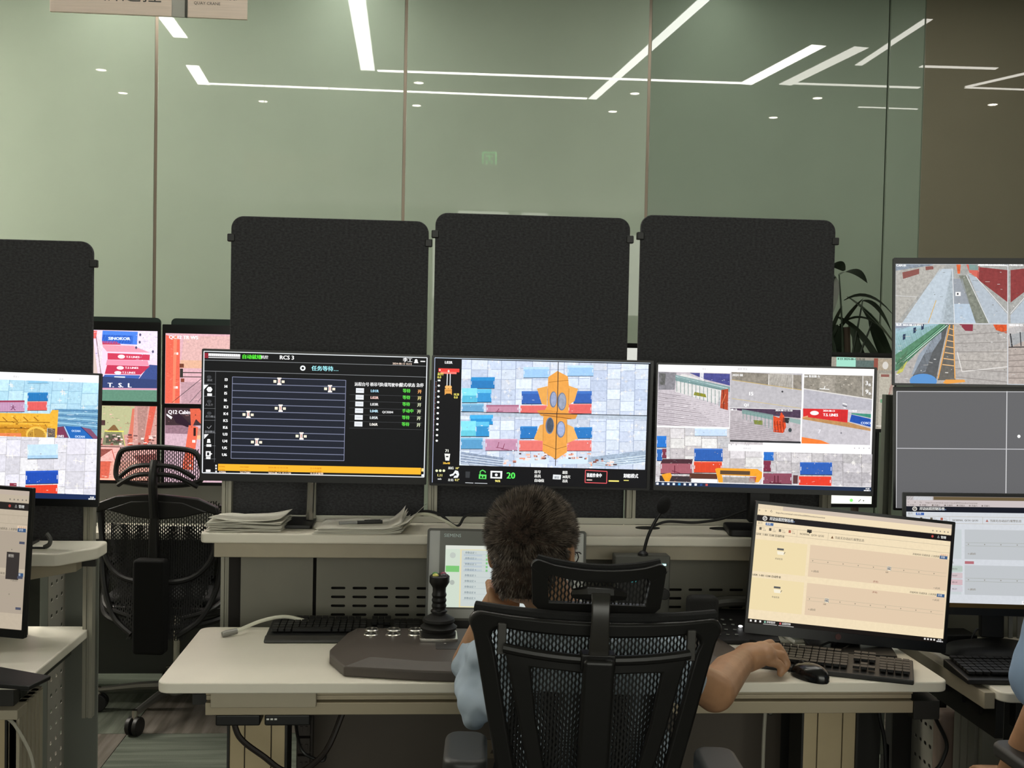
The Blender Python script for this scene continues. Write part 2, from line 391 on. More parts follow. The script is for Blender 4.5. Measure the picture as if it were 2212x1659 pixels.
# hanging sign
M_sign=mat('brushed champagne sign','#d6c6b8',.35,.5,noise=.06,scale=30,stretch=(.2,1,8)); M_acr=mat('grey acrylic','#a0a098',.3,.2)
t=thing('hanging_sign',(-1.0,4.0,2.65),'champagne metal hanging sign lettered in Chinese and QUAY CRANE, upper left','sign',rot=(0,0,0))
MB().box(-.34,.074,0,.012,0,.20).build('sign_plate',M_sign,t,bevel=.001)
MB().box(.129,.334,0,.012,0,.20).build('sign_plate',M_sign,t,bevel=.001)
MB().box(.074,.129,.003,.012,0,.20).build('connector',M_acr,t)
MB().box(.12,.127,-.003,.012,.0,.20).build('joint_bar',mat('dark steel','#4b4a46',.4,.8),t)
MB().cyl((-.2,.006,.2),(-.2,.006,.85),.003,n=8).build('hanger_rod',mat('dark steel','#4b4a46'),t)
MB().cyl((.25,.006,.2),(.25,.006,.85),.003,n=8).build('hanger_rod',mat('dark steel','#4b4a46'),t)
b=MB()
for k,ch in enumerate('岸桥远控'):
    q=textmb(ch,-.028-.07*(3-k),-.0008,.050,.05); b.add(q.v,q.f)
b.build('lettering',mat('dark print','#3c3a36',.6),t,smooth=0)
b=MB()
for i,s_ in enumerate(('REMOTE CONTROL OF','QUAY CRANE')):
    q=textmb(s_,.15,-.0008,.064-.019*i,.0105); b.add(q.v,q.f)
b.build('lettering',mat('dark print','#3c3a36',.6),t,smooth=0)
# ------------------------------------------------------------ workstations
M_top=mat('cream laminate','#ebe5d6',.42,noise=.02,scale=8); M_edge=mat('cream edge','#cfc8b6',.5)
M_beige=mat('beige coated steel','#a89f8b',.5,noise=.03,scale=20); M_alu=mat('anodised aluminium','#a5a298',.38,.55)
M_grey=mat('grey coated steel','#7d7a6e',.55,noise=.03,scale=10,bump=.05); M_black=mat('black plastic','#101010',.45)
M_dk=mat('dark charcoal steel','#23221f',.5); M_felt=mat('black felt','#454547',.95,spec=.1,noise=.3,scale=150,bump=.6,stretch=(.8,1,1.3))
M_col=mat('champagne lift column','#bfae8c',.42,.25,noise=.03,scale=20); M_brown=mat('taupe steel panel','#4e463d',.5,noise=.03,scale=10)
M_post=mat('profile post','#9a978a',.42,.45)
def profile_post(x,y0,z0,z1,parent,w=.028,d=.03,name='post',m=None):
    """extruded aluminium profile with grooves on its front"""
    p=[(x-w/2,y0),(x-w*.12,y0),(x-w*.12,y0+.006),(x+w*.12,y0+.006),(x+w*.12,y0),(x+w/2,y0),(x+w/2,y0+d),(x-w/2,y0+d)]
    return MB().prism(p,z0,z1).build(name,m or M_post,parent,bevel=.0012,smooth=.5)
def lift_column(x0,x1,y,z1,parent,cap=False):
    g=.0012; w=x1-x0; a=x0+w*.27; b_=x0+w*.75
    c=MB().box(x0,a-g,y,y+.02,0,z1).build('lift_column',M_col,parent,bevel=.0015)
    MB().box(a+g,b_-g,y,y+.02,0,z1).build('column_strip',M_col,c,bevel=.0015); MB().box(b_+g,x1,y,y+.02,0,z1).build('column_strip',M_col,c,bevel=.0015)
    MB().box(x0,x1,y+.006,y+.09,0,z1-.002).build('column_core',M_dk,c)
    MB().box(x0-.006,x0-.0005,y-.004,y+.09,0,z1+.01).box(x1+.0005,x1+.006,y-.004,y+.09,0,z1+.01).build('column_frame',M_dk,c)
    if cap:
        q=MB()
        for s0,s1 in ((x0+.008,x0+w*.31),(x0+w*.33,x0+w*.66),(x0+w*.68,x1-.012)): q.box(s0,s1,y,y+.03,z1+.016,z1+.03)
        q.build('column_cap',M_col,c,bevel=.001)
    MB().box(x0-.012,x1+.012,y-.22,y+.3,0,.018).build('foot_plate',M_dk,c,bevel=.003)
def felt(x0,x1,z0,z1,y,label,rot=0):
    t=thing('felt_screen',((x0+x1)/2,y,z0),label,'screen panel','felt privacy screens',(0,rot,0)); w=(x1-x0)/2
    MB().prism(rrect(-w,w,0,z1-z0,.036,8,(.036,.036,.004,.004)),0,.014,'y').build('felt_board',M_felt,t,bevel=.003,seg=2)
    for s in (-1,1): MB().box(s*w-.011,s*w+.011,-.003,.018,z1-z0-.075,z1-z0-.052,).build('edge_clip',M_black,t,bevel=.003)
    return t
felt(-.588,-.013,.98,1.886,3.305,'black felt privacy screen behind the dark RCS table monitor')
felt(.006,.588,.98,1.913,3.305,'middle black felt privacy screen behind the crane camera monitor')
felt(.62,1.218,.98,1.925,3.305,'black felt privacy screen nearest the potted plant')
felt(-1.57,-.98,.92,1.80,3.305,'lower black felt privacy screen at the far left, above the left wide monitor')
# main operator desk
dk=thing('operator_desk',(0,0,0),'wide cream height-adjustable desk with beige columns, the seated man works at it','desk')
MB().prism(rrect(-.61,1.255,2.552,3.06,.03,6,(.03,.03,.03,.03)),.715,.74).build('desktop',M_top,dk,bevel=.004,seg=3)
r=MB()
for z0,z1,y in ((.7,.714,2.588),(.687,.698,2.594),(.655,.684,2.584)): r.box(-.505,1.18,y,2.64,z0,z1)
r.box(-.505,1.18,2.61,2.65,.655,.714); r.build('front_rail',mat('warm aluminium rail','#b2a68e',.4,.35),dk,bevel=.0015)
MB().box(-.49,-.25,2.565,2.583,.678,.713).build('cover_plate',M_beige,dk,bevel=.002)
MB().box(1.18,1.245,2.58,2.66,.64,.686).build('rail_end_cap',M_dk,dk,bevel=.002)
MB().box(-.55,1.2,2.66,2.9,.655,.68).build('under_tray',M_dk,dk)
lift_column(-.472,-.339,2.72,.625,dk); lift_column(.958,1.093,2.72,.617,dk,True)
pb=plate([rrect(-.33,.975,.05,.652,.02,5),[( .945+.008*math.cos(a),.60+.008*math.sin(a)) for a in [k*PI/6 for k in range(12)]],[( .945+.008*math.cos(a),.535+.008*math.sin(a)) for a in [k*PI/6 for k in range(12)]]],.002)
pb.v=[(x,2.95-z,y) for x,y,z in pb.v]; pb.build('modesty_panel',M_brown,dk)
for z in (.60,.535): MB().cyl((.945,2.948,z),(.945,2.96,z),.0055,n=12).build('bolt',M_alu,dk)
MB().box(.93,1.26,2.96,2.99,.0,.655).build('side_board',M_dk,dk)
wl=MB().box(.165,.215,2.945,2.9485,.415,.465).build('warning_label',mat('faded label','#6e6250',.7),dk)
MB().prism([(.178,.428),(.202,.428),(.19,.45)],2.9445,2.945,'y').build('warning_triangle',mat('label print','#3a3128',.7),wl,smooth=0)
# cable chain beside the left column
ch=MB()
for k in range(14):
    z=.62-.045*k; ch.box(-.315,-.285,2.78,2.8,z-.038,z,).box(-.309,-.303,2.776,2.781,z-.026,z-.014).box(-.296,-.290,2.776,2.781,z-.026,z-.014)
ch.box(-.32,-.28,2.8,2.83,0,.65)
tag(ch.build('cable_chain',mat('dark brown plastic','#2d2620',.6),dk),kind='stuff')
# monitor shelf behind the desk
sh=thing('monitor_shelf',(0,0,0),'raised cream shelf on aluminium posts, carrying the three wide monitors','shelf')
MB().prism(rrect(-.615,1.225,3.045,3.255,.016,5),.972,1.0).build('shelf_board',M_top,sh,bevel=.006,seg=3)
MB().box(-.583,1.2,3.075,3.24,.928,.971).build('shelf_beam',M_beige,sh,bevel=.003)
for x in (-.584,.0125,.603,1.2): profile_post(x,3.262,.42,1.42,sh)
MB().box(-.6,1.215,3.255,3.262,1.0,1.018).build('cable_rail',mat('pale rail','#c4c2b6',.5),sh,bevel=.001)
profile_post(-.334,3.225,1.0,1.35,sh,.02,.02)
lps=[rrect(-.316,1.19,.60,.926,.002,1)]
for i in range(24):
    for j in range(4): lps.append(rrect(-.274+.0613*i,-.233+.0613*i,.814-.0257*j,.8215-.0257*j,.0037,3))
p=plate(lps,.0016); p.v=[(x,3.2-z,y) for x,y,z in p.v]; p.build('vented_panel',M_grey,sh,smooth=0)
MB().box(-.53,-.326,3.199,3.2012,.60,.926).build('blank_panel',M_grey,sh)
MB().box(-.57,1.2,3.235,3.25,.60,.926).build('inner_board',mat('dark brown board','#1d1916',.8),sh)
# table top connection plate between desk and shelf
MB().box(-.58,1.2,3.06,3.2,.60,.64).build('link_beam',M_dk,sh)
for x0 in (.64,.86):
    MB().lathe([(.036,0),(.036,.002),(.03,.003)],(x0-.0,3.19,1.0),24,sy=.7).build('cable_grommet',mat('grommet black','#24231f',.6),sh)
# left workstation
dl=thing('operator_desk',(0,0,0),'cream desk at the left edge of the picture, its front corner nearest the empty chair','desk')
MB().prism(rrect(-2.6,-.975,2.78,3.30,.03,6),.653,.68).build('desktop',M_top,dl,bevel=.005,seg=3)
MB().box(-2.5,-1.02,2.82,2.86,.60,.652).build('front_rail',M_dk,dl,bevel=.002)
MB().box(-2.4,-1.0,2.865,3.2,.625,.65).build('under_tray',M_dk,dl)
lift_column(-1.2,-1.07,2.9,.585,dl)
MB().box(-1.16,-1.0,2.79,2.86,.575,.6).build('frame_end',M_beige,dl,bevel=.003)
rb=MB()
for k in range(6): rb.box(-1.045,-1.02,2.86+.03*k,2.88+.03*k,0,.58)
rb.box(-1.046,-1.028,2.86,3.05,0,.58); rb.build('ribbed_cover',M_beige,dl)
sl=thing('monitor_shelf',(0,0,0),'lower raised cream shelf with a cut corner at the left, one post hanging free','shelf')
MB().prism([(-2.6,3.045),(-1.0,3.045),(-.985,3.052),(-.919,3.145),(-.914,3.158),(-.914,3.24),(-.922,3.25),(-2.6,3.25)],.905,.94).build('shelf_board',M_top,sl,bevel=.006,seg=3)
MB().prism([(-2.5,3.075),(-1.075,3.075),(-.985,3.19),(-.985,3.24),(-2.5,3.24)],.862,.904).build('shelf_beam',M_beige,sl,bevel=.002)
profile_post(-.975,3.262,.42,1.32,sl)
MB().box(-1.0,-.95,3.25,3.262,.865,.9).build('post_bracket',M_dk,sl)
MB().box(-2.5,-1.12,3.2,3.202,.5,.86).build('blank_panel',mat('grey green steel','#6d7068',.5),sl)
def perforated(x,y0,y1,z0,z1,parent,nx,nz,m):
    lp=[rrect(0,y1-y0,z0,z1,.001,1)]; w=y1-y0
    for i in range(nx):
        for j in range(nz):
            a=w*(.2+.6*i/(max(1,nx-1))); c=z1-.03-(z1-z0-.06)*j/(nz-1); lp.append(rrect(a-.0085,a+.0085,c-.0055,c+.0055,.004,2))
    p=plate(lp,.0016); p.v=[(x+z,y0+a,c) for a,c,z in p.v]; return p.build('perforated_cover',m,parent,smooth=0)
M_perf=mat('perforated grey steel','#8b887e',.5,noise=.03,scale=10)
perforated(-1.12,3.366,3.518,.03,.86,sl,3,17,M_perf)
MB().box(-1.121,-1.02,3.52,3.53,.03,.86).box(-1.122,-1.121,3.30,3.366,.03,.86).build('shroud_side',mat('grey green steel','#6d7068'),sl)
# right workstation
dr=thing('operator_desk',(0,0,0),'cream desk at the right edge of the picture with a keyboard on its corner','desk')
MB().prism(rrect(1.372,2.9,2.53,3.05,.03,6),.695,.72).build('desktop',M_top,dr,bevel=.005,seg=3)
MB().box(1.345,1.372,2.56,3.05,.672,.712).build('side_rail',M_beige,dr,bevel=.002)
MB().box(1.375,1.395,2.56,3.05,.60,.694).build('side_frame',M_dk,dr)
for k in range(4): MB().box(1.366,1.374,2.62+.09*k,2.66+.09*k,.64,.66).build('cable_clip',M_black,dr)
MB().box(1.43,2.8,2.57,2.6,.62,.694).build('front_rail',M_dk,dr,bevel=.002)
b=MB()
for k in range(3): b.box(1.492,1.52,2.885+.042*k,2.92+.042*k,0,.60)
b.build('ribbed_cover',M_perf,dr,bevel=.001)
MB().box(1.5,1.56,2.86,2.88,0,.62).build('frame_edge',M_alu,dr,bevel=.001)
MB().box(1.52,2.4,2.88,3.0,0,.62).build('side_board',M_dk,dr)
sr=thing('monitor_shelf',(0,0,0),'right workstation shelf frame behind the stacked monitors, with a grey green post','shelf')
MB().prism(rrect(1.40,2.9,3.045,3.255,.016,5),.95,.978).build('shelf_board',M_top,sr,bevel=.005)
MB().box(1.42,2.8,3.08,3.24,.90,.949).build('shelf_beam',M_beige,sr,bevel=.002)
profile_post(1.387,3.262,.3,1.40,sr,m=mat('grey green post','#6e7268',.5,.3))
MB().box(1.43,2.8,3.2,3.202,.6,.9).build('blank_panel',M_grey,sr)
MB().box(1.432,1.492,3.27,3.33,.018,.6).build('dark_leg',M_black,sr,bevel=.003)
MB().prism([(1.40,0),(1.60,0),(1.5,.10),(1.492,.32),(1.432,.32),(1.432,.05)],3.29,3.36,'y').build('leg_foot',M_black,sr,bevel=.003)
perforated(1.50,3.13,3.292,.10,.62,sr,4,9,M_perf); MB().box(1.512,1.53,3.13,3.292,.10,.62).build('dark_hole_backing',M_dk,sr)  # dark sheet added behind the cover to give its holes shade
t=thing('rounded_box',(1.488,3.075,0),'dusty pink rounded box standing under the right desk','box')
MB().prism(rrect(-.013,.045,-.03,.03,.015,5),.05,.50).build('shell',mat('dusty pink plastic','#8f7c72',.5),t,bevel=.02,seg=4)
MB().box(-.01,.04,-.025,.025,0,.05).build('foot',M_black,t)
# ------------------------------------------------------------ monitors
M_bez=mat('black monitor bezel','#0a0a0b',.35); M_case=mat('black monitor case','#0d0d0e',.5)
def monitor(name,loc,rot,W,H,label,bz=(.008,.008,.008,.018),scr=None,gain=1.0,cat='monitor',stand=None,back=.04,bezmat=None,group=None):
    """bz: left, top, right, bottom; front faces local -Y, origin at the middle of the front"""
    t=thing(name,loc,label,cat,group,tuple(R(a) for a in rot))
    l,tp,r,bt=bz; x0,x1,z0,z1=-W/2,W/2,-H/2,H/2
    MB().box(x0,x1,.004,.016,z0,z1).box(x0*.75,x1*.75,.016,back,z0*.7,z1*.7).build('casing',M_case,t,bevel=.003)
    p=plate([rrect(x0,x1,z0,z1,.003,2),rrect(x0+l,x1-r,z0+bt,z1-tp,.0005,1)],.005); p.v=[(a,.0025+c*-1,b) for a,b,c in p.v]
    p.build('bezel',bezmat or M_bez,t,smooth=0)
    if scr:
        s=scr.build(t,gain); s.location=((l-r)/2,.0036,(bt-tp)/2); return t
    return t
def sw(W,bz): return W-bz[0]-bz[2]
def sh_(H,bz): return H-bz[1]-bz[3]
CONC=['#cdd0d6','#bfc3cb','#d6d8dc','#c6c4c4','#b9bcc6']; BLUE='#2f62b4'; RED='#c6453a'
# --- dark table screen
bz=(.004,.006,.006,.02); W,H=.625,.365
s=Scr(sw(W,bz),sh_(H,bz),[(46,88),(2196,142),(2166,1332),(24,1288)])
s.R(46,88,2150,1200,'#0e0f10',.3).up()
for a in ((50,92,2190,146),(2190,146,2162,1328),(30,1284,2162,1328),(50,92,30,1284)): s.L(*a,9,'#dfe3e6')
s.L(52,178,2180,230,4,'#8d9094').L(52,285,2180,338,4,'#8d9094').L(160,292,145,1180,4,'#5c5e62')
s.P([(55,108),(90,108),(90,160),(55,158)],'#8c2230').P([(92,112),(395,120),(395,146),(92,138)],'#f4f4f4').P([(92,146),(395,152),(395,163),(92,157)],'#c8c8c8').up()
for i,x in enumerate(range(98,390,19)): s.L(x,116,x+7,140,2,'#555a60')
s.T(410,160,34,'自动就绪',"#5dfa3c",1.5).T(590,160,26,'机控','#e8e8e8',1).T(770,168,40,'RCS 3','#ffffff',2)
s.T(1955,186,34,'李工','#ffffff',1.5).T(1856,214,19,'2024-08-13 15:12','#f2d9c8',.6)
s.E(2084,178,14,17,'#ffffff').P([(2062,200),(2106,200),(2100,186),(2068,186)],'#ffffff').R(2126,178,46,10,'#ffffff')
s.E(993,254,26,26,'#e8ecef').up().E(993,254,12,12,'#101112').T(1076,274,38,'任务等待…','#a8f4ff',1.5)
for i,(y,t_) in enumerate([(350,'测试'),(470,''),(590,'人工介'),(705,'点力确认'),(830,'自动确认'),(955,''),(1085,''),(1215,'')]):
    s.L(50,y+62,158,y+64,3,'#77797d')
    if i in (1,5,6): s.P([(48,y-50),(92,y-50),(48,y-2)],'#e8e8e8') if i!=6 else None
    if i==1: s.E(101,466,28,28,'#f2f2f2',n=6).R(80,504,44,26,'#f2f2f2')
    elif i==5: s.P([(74,990),(110,990),(104,952),(80,952)],'#f2f2f2').R(70,1004,46,24,'#f2f2f2')
    elif i==6: s.R(64,1072,46,52,'#f2f2f2').P([(98,1080),(126,1098),(98,1116)],'#f2f2f2').R(66,1128,42,22,'#f2f2f2').up().R(76,1084,20,28,'#16181a')
    elif i==7: s.R(64,1252,44,24,'#f2f2f2')
    elif i==4: s.L(76,832,94,850,6,'#8a8c90').L(94,850,118,820,6,'#8a8c90').T(52,888,18,t_,'#9a9ca0')
    else: s.E(98,y-6,22,16,'#3b3d40').T(60 if i else 78,y+34,18,t_,'#8f9195')
s.up(); s.P([(320,342),(1406,372),(1388,1166),(304,1142)],'#1c202b',.1).up()
for a in ((320,342,1406,372),(1406,372,1388,1166),(304,1142,1388,1166),(320,342,304,1142)): s.L(*a,5,'#8489a4')
for k in range(1,12): y=342+67*k; x=320-1.3*k; s.L(x,y,1404-1.5*k,y+28,8,'#70758c')
s.up()
for i,tx in enumerate(['I3','I4','I5','I6','K3','K4','K5','K6','U3','U4','U5','U6']): s.T(246-2.6*i,382+67*i,28,tx,'#f4f4f4',2.2)
for x,y in ((766,384),(1252,455),(778,648),(470,710),(978,921),(550,980)):
    s.R(x-12,y-34,26,68,'#ece2dc').R(x-18,y-36,40,12,'#fff4ee').R(x-18,y+22,40,14,'#fff4ee').R(x-54,y-12,28,26,'#f2ead2').R(x+24,y-8,28,24,'#f2e6d0').up().L(x,y-16,x,y+16,6,'#c7584c')
    s.up()
for i,(x,t_) in enumerate([(1490,'远程台号'),(1640,'桥吊号'),(1738,'负载驾驶单位'),(1924,'模式/状态'),(2086,'急停')]): s.T(x,424+i*2,30,t_,'#e6e6e6',1.6,.86)
for k in range(6):
    y=474+66*k; s.R(1504-3*k,y-26,78,48,'#dfe2e6').T(1645-2*k,y+14,27,['L01R','L02R','L03R','L04R','L05R','L06R'][k],['#a8d8f0','#f0c8c0','#e4e4e4','#bfe4f4','#dfe8ea','#ece8e0'][k],1.6)
    s.T(1955-2*k,y+14,30,'等待' if k!=3 else '手动中','#62e24e',1.4,.9).T(2098-2*k,y+22,30,'开',['#ffb46e','#f6e89a'][min(k,1)] if k<2 else '#dfe7c2',1.2); s.L(1440,y+38,2145,y+54,2,'#55575a')
    s.up().L(1514-3*k,y-2,1570-3*k,y-1,4,'#a8acb2')
s.T(1756,694,22,'QC0204','#e6e6e6',1.2)
s.P([(182,1196),(2134,1236),(2130,1302),(180,1262)],'#f0b02c').up()
for x,t_ in ((190,'07006'),(388,'74172081'),(660,'2024-08-13 15:11:50'),(1060,'主小车报警')):
    for j in range(2): s.T(x,1225+x*.021+32*j,15,t_,'#c67f18',.6,1.1)
    s.T(x,1280+x*.021,18,t_,'#f0d8c4',1,1.05)
for y in (1205,1232,1262): s.R(155,y,14,18,'#e8e8e8')
s.R(2138,1240,20,32,'#f3d790').R(2138,1300,22,20,'#f4f4f4')
t=monitor('wide_monitor',(-.317,3.116,1.313),(1.6,.5,.7),W,H,'wide monitor with the dark RCS 3 task table and yellow bar on screen',bz,s)
MB().tube(spline([(-.015,.04,-.03),(-.015,.08,-.1),(-.017,.07,-.3)],4),.011).build('stand_pole',mat('chrome','#b9b6ae',.2,.9),t)
MB().prism(rrect(-.092,-.002,-.005,.13,.01,3),-.312,-.302).build('stand_base',M_black,t,bevel=.002)
# --- crane camera screen
bz=(.007,.006,.008,.006); W,H=.61,.36
s=Scr(sw(W,bz),sh_(H,bz),[(60,100),(2178,158),(2142,1358),(32,1302)])
s.R(60,100,2118,1204,'#101012',.2).up().L(62,104,2174,160,5,'#cfe0f4').L(62,104,36,1296,5,'#b8c4e4')
s.T(158,160,26,'L02R','#f4f4f4',1.6)
s.R(98,204,204,34,'#e8433c').R(118,236,156,20,'#ff7a6e').up().R(104,214,14,14,'#ffd8d0').E(196,232,9,12,'#ffd8d0')
s.L(184,256,180,372,8,'#e8ecf0').L(212,256,210,372,8,'#e8ecf0').E(180,384,20,16,'#ecb468').E(208,384,20,16,'#ecb468').P([(158,400),(228,400),(228,460),(214,446),(174,446),(158,460)],'#e0a050')
s.up().L(166,420,222,420,4,'#8c5a20').T(88,270,22,'起升','#efe36a',1).T(86,300,22,'0.0','#efe36a',1).T(244,464,22,'18.20','#efe36a',1,.8).T(248,492,22,'0.0','#efe36a',1)
for k in range(11): s.E(100-2*k,370+52.6*k,12,10,'#f2f2ee')
s.R(90,312,26,16,'#e8e8e4')
for k in range(44): s.L(70-k*.7,330+13*k,78-k*.7,330+13*k,3,'#c27a78' if k%4 else '#e8e8e8')
s.T(162,1006,28,'71','#f6f6ea',1.6).P([(156,1020),(212,1022),(202,1088),(164,1086)],'#e8e8e4').up().R(170,1042,24,12,'#16181a').T(140,1120,20,'20x40','#f2c24a',1.2)
s.up(); a0=(330,120); s.clip=(*s.m(330,122),*s.m(2160,1176)); s.clip=(s.clip[0]-.002,s.clip[1],.99,s.m(305,1132)[1])
s.slabs(296,110,2190,1180,13,11,['#cdd8ec','#c4d0e6','#d8e2f0','#ccd4e2'],'#a4b0c8',.22,4,-.02)
for y0,dy,v in ((180,0,0),(660,0,1)):
    if v==0:
        s.cont(930,195,250,105,'#9fc8f0','#b9dcf8',.2,rib=False).cont(1360,180,255,105,'#9fc8f0','#c0e0f8',.2,rib=False)
        s.cont(412,290,235,110,'#2e7fc2','#2f8fd0',.3,8); s.cont(326,395,150,140,'#5cc0e0','#86e0f2',.5).cont(476,402,140,130,'#3c9ad8','#62c2e8',.3)
        s.cont(912,425,230,125,'#3a66b8','#4474c4',.2).cont(1420,425,180,120,'#3a66b8','#4474c4',.2)
        s.cont(900,560,260,80,'#e8706c','#f0807c',.1).cont(1370,548,228,95,'#e86a66','#f0807c',.1)
        s.cont(565,555,320,75,'#c890a8','#a86a84',.2).cont(326,540,215,85,'#6ea8d0','#88c0de',.2)
    else:
        s.P([(310,625),(2160,665),(2160,700),(310,660)],'#b8c4d2',.3); s.up()
        s.cont(400,650,230,95,'#2f96d8','#48b0e8',.4,6).cont(316,708,150,150,'#6cd0e4','#86e0f2',.6).cont(464,715,130,145,'#3a98d4','#62c2e8',.3)
        s.cont(897,760,170,120,'#2f7cc6','#3a8ad2',.1).cont(1430,770,175,110,'#2f7cc6','#3a8ad2',.1)
        s.cont(888,895,250,105,'#ee7a72','#f48a82',.08).cont(1350,895,248,105,'#ee7a72','#f48a82',.08)
        s.cont(556,880,315,115,'#c994b0','#d6a4bc',.1).cont(316,868,215,110,'#5ea2d0','#7cc0e0',.15)
        s.P([(314,1000),(730,1060),(730,1150),(314,1120)],'#8d9bb2',.4).P([(1560,1060),(2150,990),(2150,1100),(1800,1150),(1560,1150)],'#9fb0c4',.4); s.up()
        for k in range(4): s.L(314,1030+26*k,760,1092+20*k,6,'#dce6f2').L(1560,1110+14*k,2150,1040+24*k,6,'#dcebf2')
        s.P([(860,1062),(1180,1062),(1180,1120),(850,1112)],'#d2e2f0').P([(1270,1070),(1570,1062),(1560,1120),(1270,1124)],'#cfe2ee'); s.up()
        rr=random.Random(5)
        for k in range(70):
            x=730+rr.random()*1080; y=1010+rr.random()*60+ (60 if (x<860 or x>1560) else 0)
            s.R(x,y,14+rr.random()*26,8+rr.random()*12,['#e89a80','#5a4448','#f0b8a0','#8a5a50','#f4e0d8'][k%5])
        s.up()
s.speck(330,130,2160,620,90,['#e8eef8','#98a2b8','#f2f4f8','#a8b0c4'],5,20,3).speck(320,680,2150,1000,80,['#e8eef8','#98a2b8','#f2f4f8','#a8b0c4'],5,20,4).speck(310,1010,740,1120,40,['#dceaf6','#6f7f96','#a8bcd0'],6,26,5,.3).speck(1560,1010,2150,1130,50,['#dceaf6','#6f7f96','#a8bcd0'],6,30,6,.3)
for x,y in ((690,590),(690,910),(745,925)): s.L(x,y,x-16,y+(26 if y<700 else 54),7,'#8c4a64').L(x-30,y+(28 if y<700 else 50),x+40,y+(26 if y<700 else 62),6,'#8c4a64')
OR='#e8a24c'
s.P([(1172,290),(1262,232),(1364,284),(1378,400),(1372,640),(1120,640),(1166,560),(1166,400)],OR,.12)
s.P([(1062,400),(1166,376),(1160,560),(1110,550)],'#e6a653',.1).P([(1374,372),(1464,404),(1430,520),(1376,556)],'#eaaa58',.1)
s.P([(1060,610),(1160,600),(1460,650),(1440,690),(1300,700),(1100,660)],'#d99240',.1)
s.P([(1126,660),(1356,680),(1358,1010),(1250,1078),(1118,1000)],OR,.12).P([(1036,870),(1090,750),(1126,740),(1122,900),(1036,890)],'#e9ab5c',.1).P([(1358,740),(1420,770),(1464,880),(1356,924)],'#ecb164',.1)
s.up().L(1176,340,1370,320,5,'#a8702c').L(1122,930,1250,980,5,'#9a6a34').L(1250,980,1356,950,5,'#9a6a34').L(1168,400,1166,560,4,'#a8702c').L(1376,400,1370,560,4,'#a8702c').L(1122,900,1126,680,4,'#a8702c').L(1356,700,1356,920,4,'#a8702c').L(1120,652,1400,690,6,'#8c5420')
for x,y,rx,ry,c1 in ((1222,504,36,78,'#9aa6c6'),(1306,524,44,86,'#98a0b4'),(1188,754,42,80,'#4c5664'),(1296,790,44,80,'#a0aed2')):
    s.up().E(x,y,rx,ry,'#707a92').up().E(x+3,y-2,rx-9,ry-10,c1,.3)
s.up().L(1270,130,1262,620,7,'#20242c').L(1258,620,1244,1140,7,'#3a2c1c').L(316,618,2156,662,7,'#20242c')
s.clip=(0,0,1,1); s.up()
for k in range(3): s.E(80+35*k,1182,13,12,'#e6ecc0')
s.T(82,1236,24,'1.11','#f0e48a',1.4).T(90,1268,18,'m/s','#eef0ea',1).T(192,1166,20,'前后','#e8ece8',1).T(262,1168,20,'10°','#f0e48a',1).T(190,1280,20,'左右','#e8ece8',1).T(258,1280,20,'0.2°','#f0e48a',1)
s.P([(205,1222),(240,1210),(262,1178),(290,1186),(300,1220),(286,1250),(244,1252),(252,1232),(280,1226),(262,1206),(244,1228),(212,1236)],'#e6eaec')
s.P([(362,1190),(408,1192),(402,1252),(362,1250)],'#36383a')
G='#5ddb62'; s.P([(494,1218),(568,1222),(566,1264),(492,1260)],G); s.L(506,1220,506,1190,9,G).L(506,1190,530,1178,9,G).L(530,1178,556,1192,9,G).L(556,1192,556,1204,9,G).up().R(506,1234,48,20,'#14301a').up().E(530,1242,7,8,G)
s.P([(608,1184),(724,1188),(720,1260),(606,1256)],'#e8eaea').up().R(624,1200,80,44,'#141618').up().E(664,1224,14,14,'#e8eaea').T(652,1292,22,'96%','#efe27e',1.6)
s.T(764,1258,62,'20','#58e85c',3)
for y,t_ in ((1208,'吊号'),(1248,'吊具'),(1290,'自动位')): s.T(1036,y,24,t_,'#eeeeea',1.6)
s.P([(1222,1222),(1300,1226),(1296,1270),(1218,1266)],'#e0e4e6').up().T(1232,1258,18,'锁钮','#777c82',.8)
for y,t_ in ((1214,'悬挂'),(1256,'20英尺'),(1296,'吊具')): s.T(1312,y,24,t_,'#eeeeea',1.4,.8)
for a in ((1540,1182,1752,1194),(1752,1194,1748,1308),(1536,1300,1748,1308),(1540,1182,1536,1300)): s.L(*a,8,'#d4565a')
s.T(1552,1244,30,'装船作业中','#f4f4f4',2,.72).R(1552,1270,54,9,'#f0d8d0').R(1768,1278,102,14,'#e6da74').T(1914,1252,32,'卸船模式','#f4f4f4',2,.82).R(1916,1276,50,8,'#ece27c')
s.L(360,1298,440,1302,5,'#d8dce0').L(452,1302,576,1306,5,'#d8dce0')
t=monitor('wide_monitor',(.307,3.044,1.312),(1.7,.3,-3.2),W,H,'middle wide monitor showing an orange crane spreader seen from above, split in four',bz,s)
MB().box(-.03,.03,.04,.09,-.26,.0).build('stand_neck',M_black,t,bevel=.004); MB().prism(rrect(-.11,.11,.02,.16,.012,4),-.309,-.30).build('stand_base',M_black,t,bevel=.002)
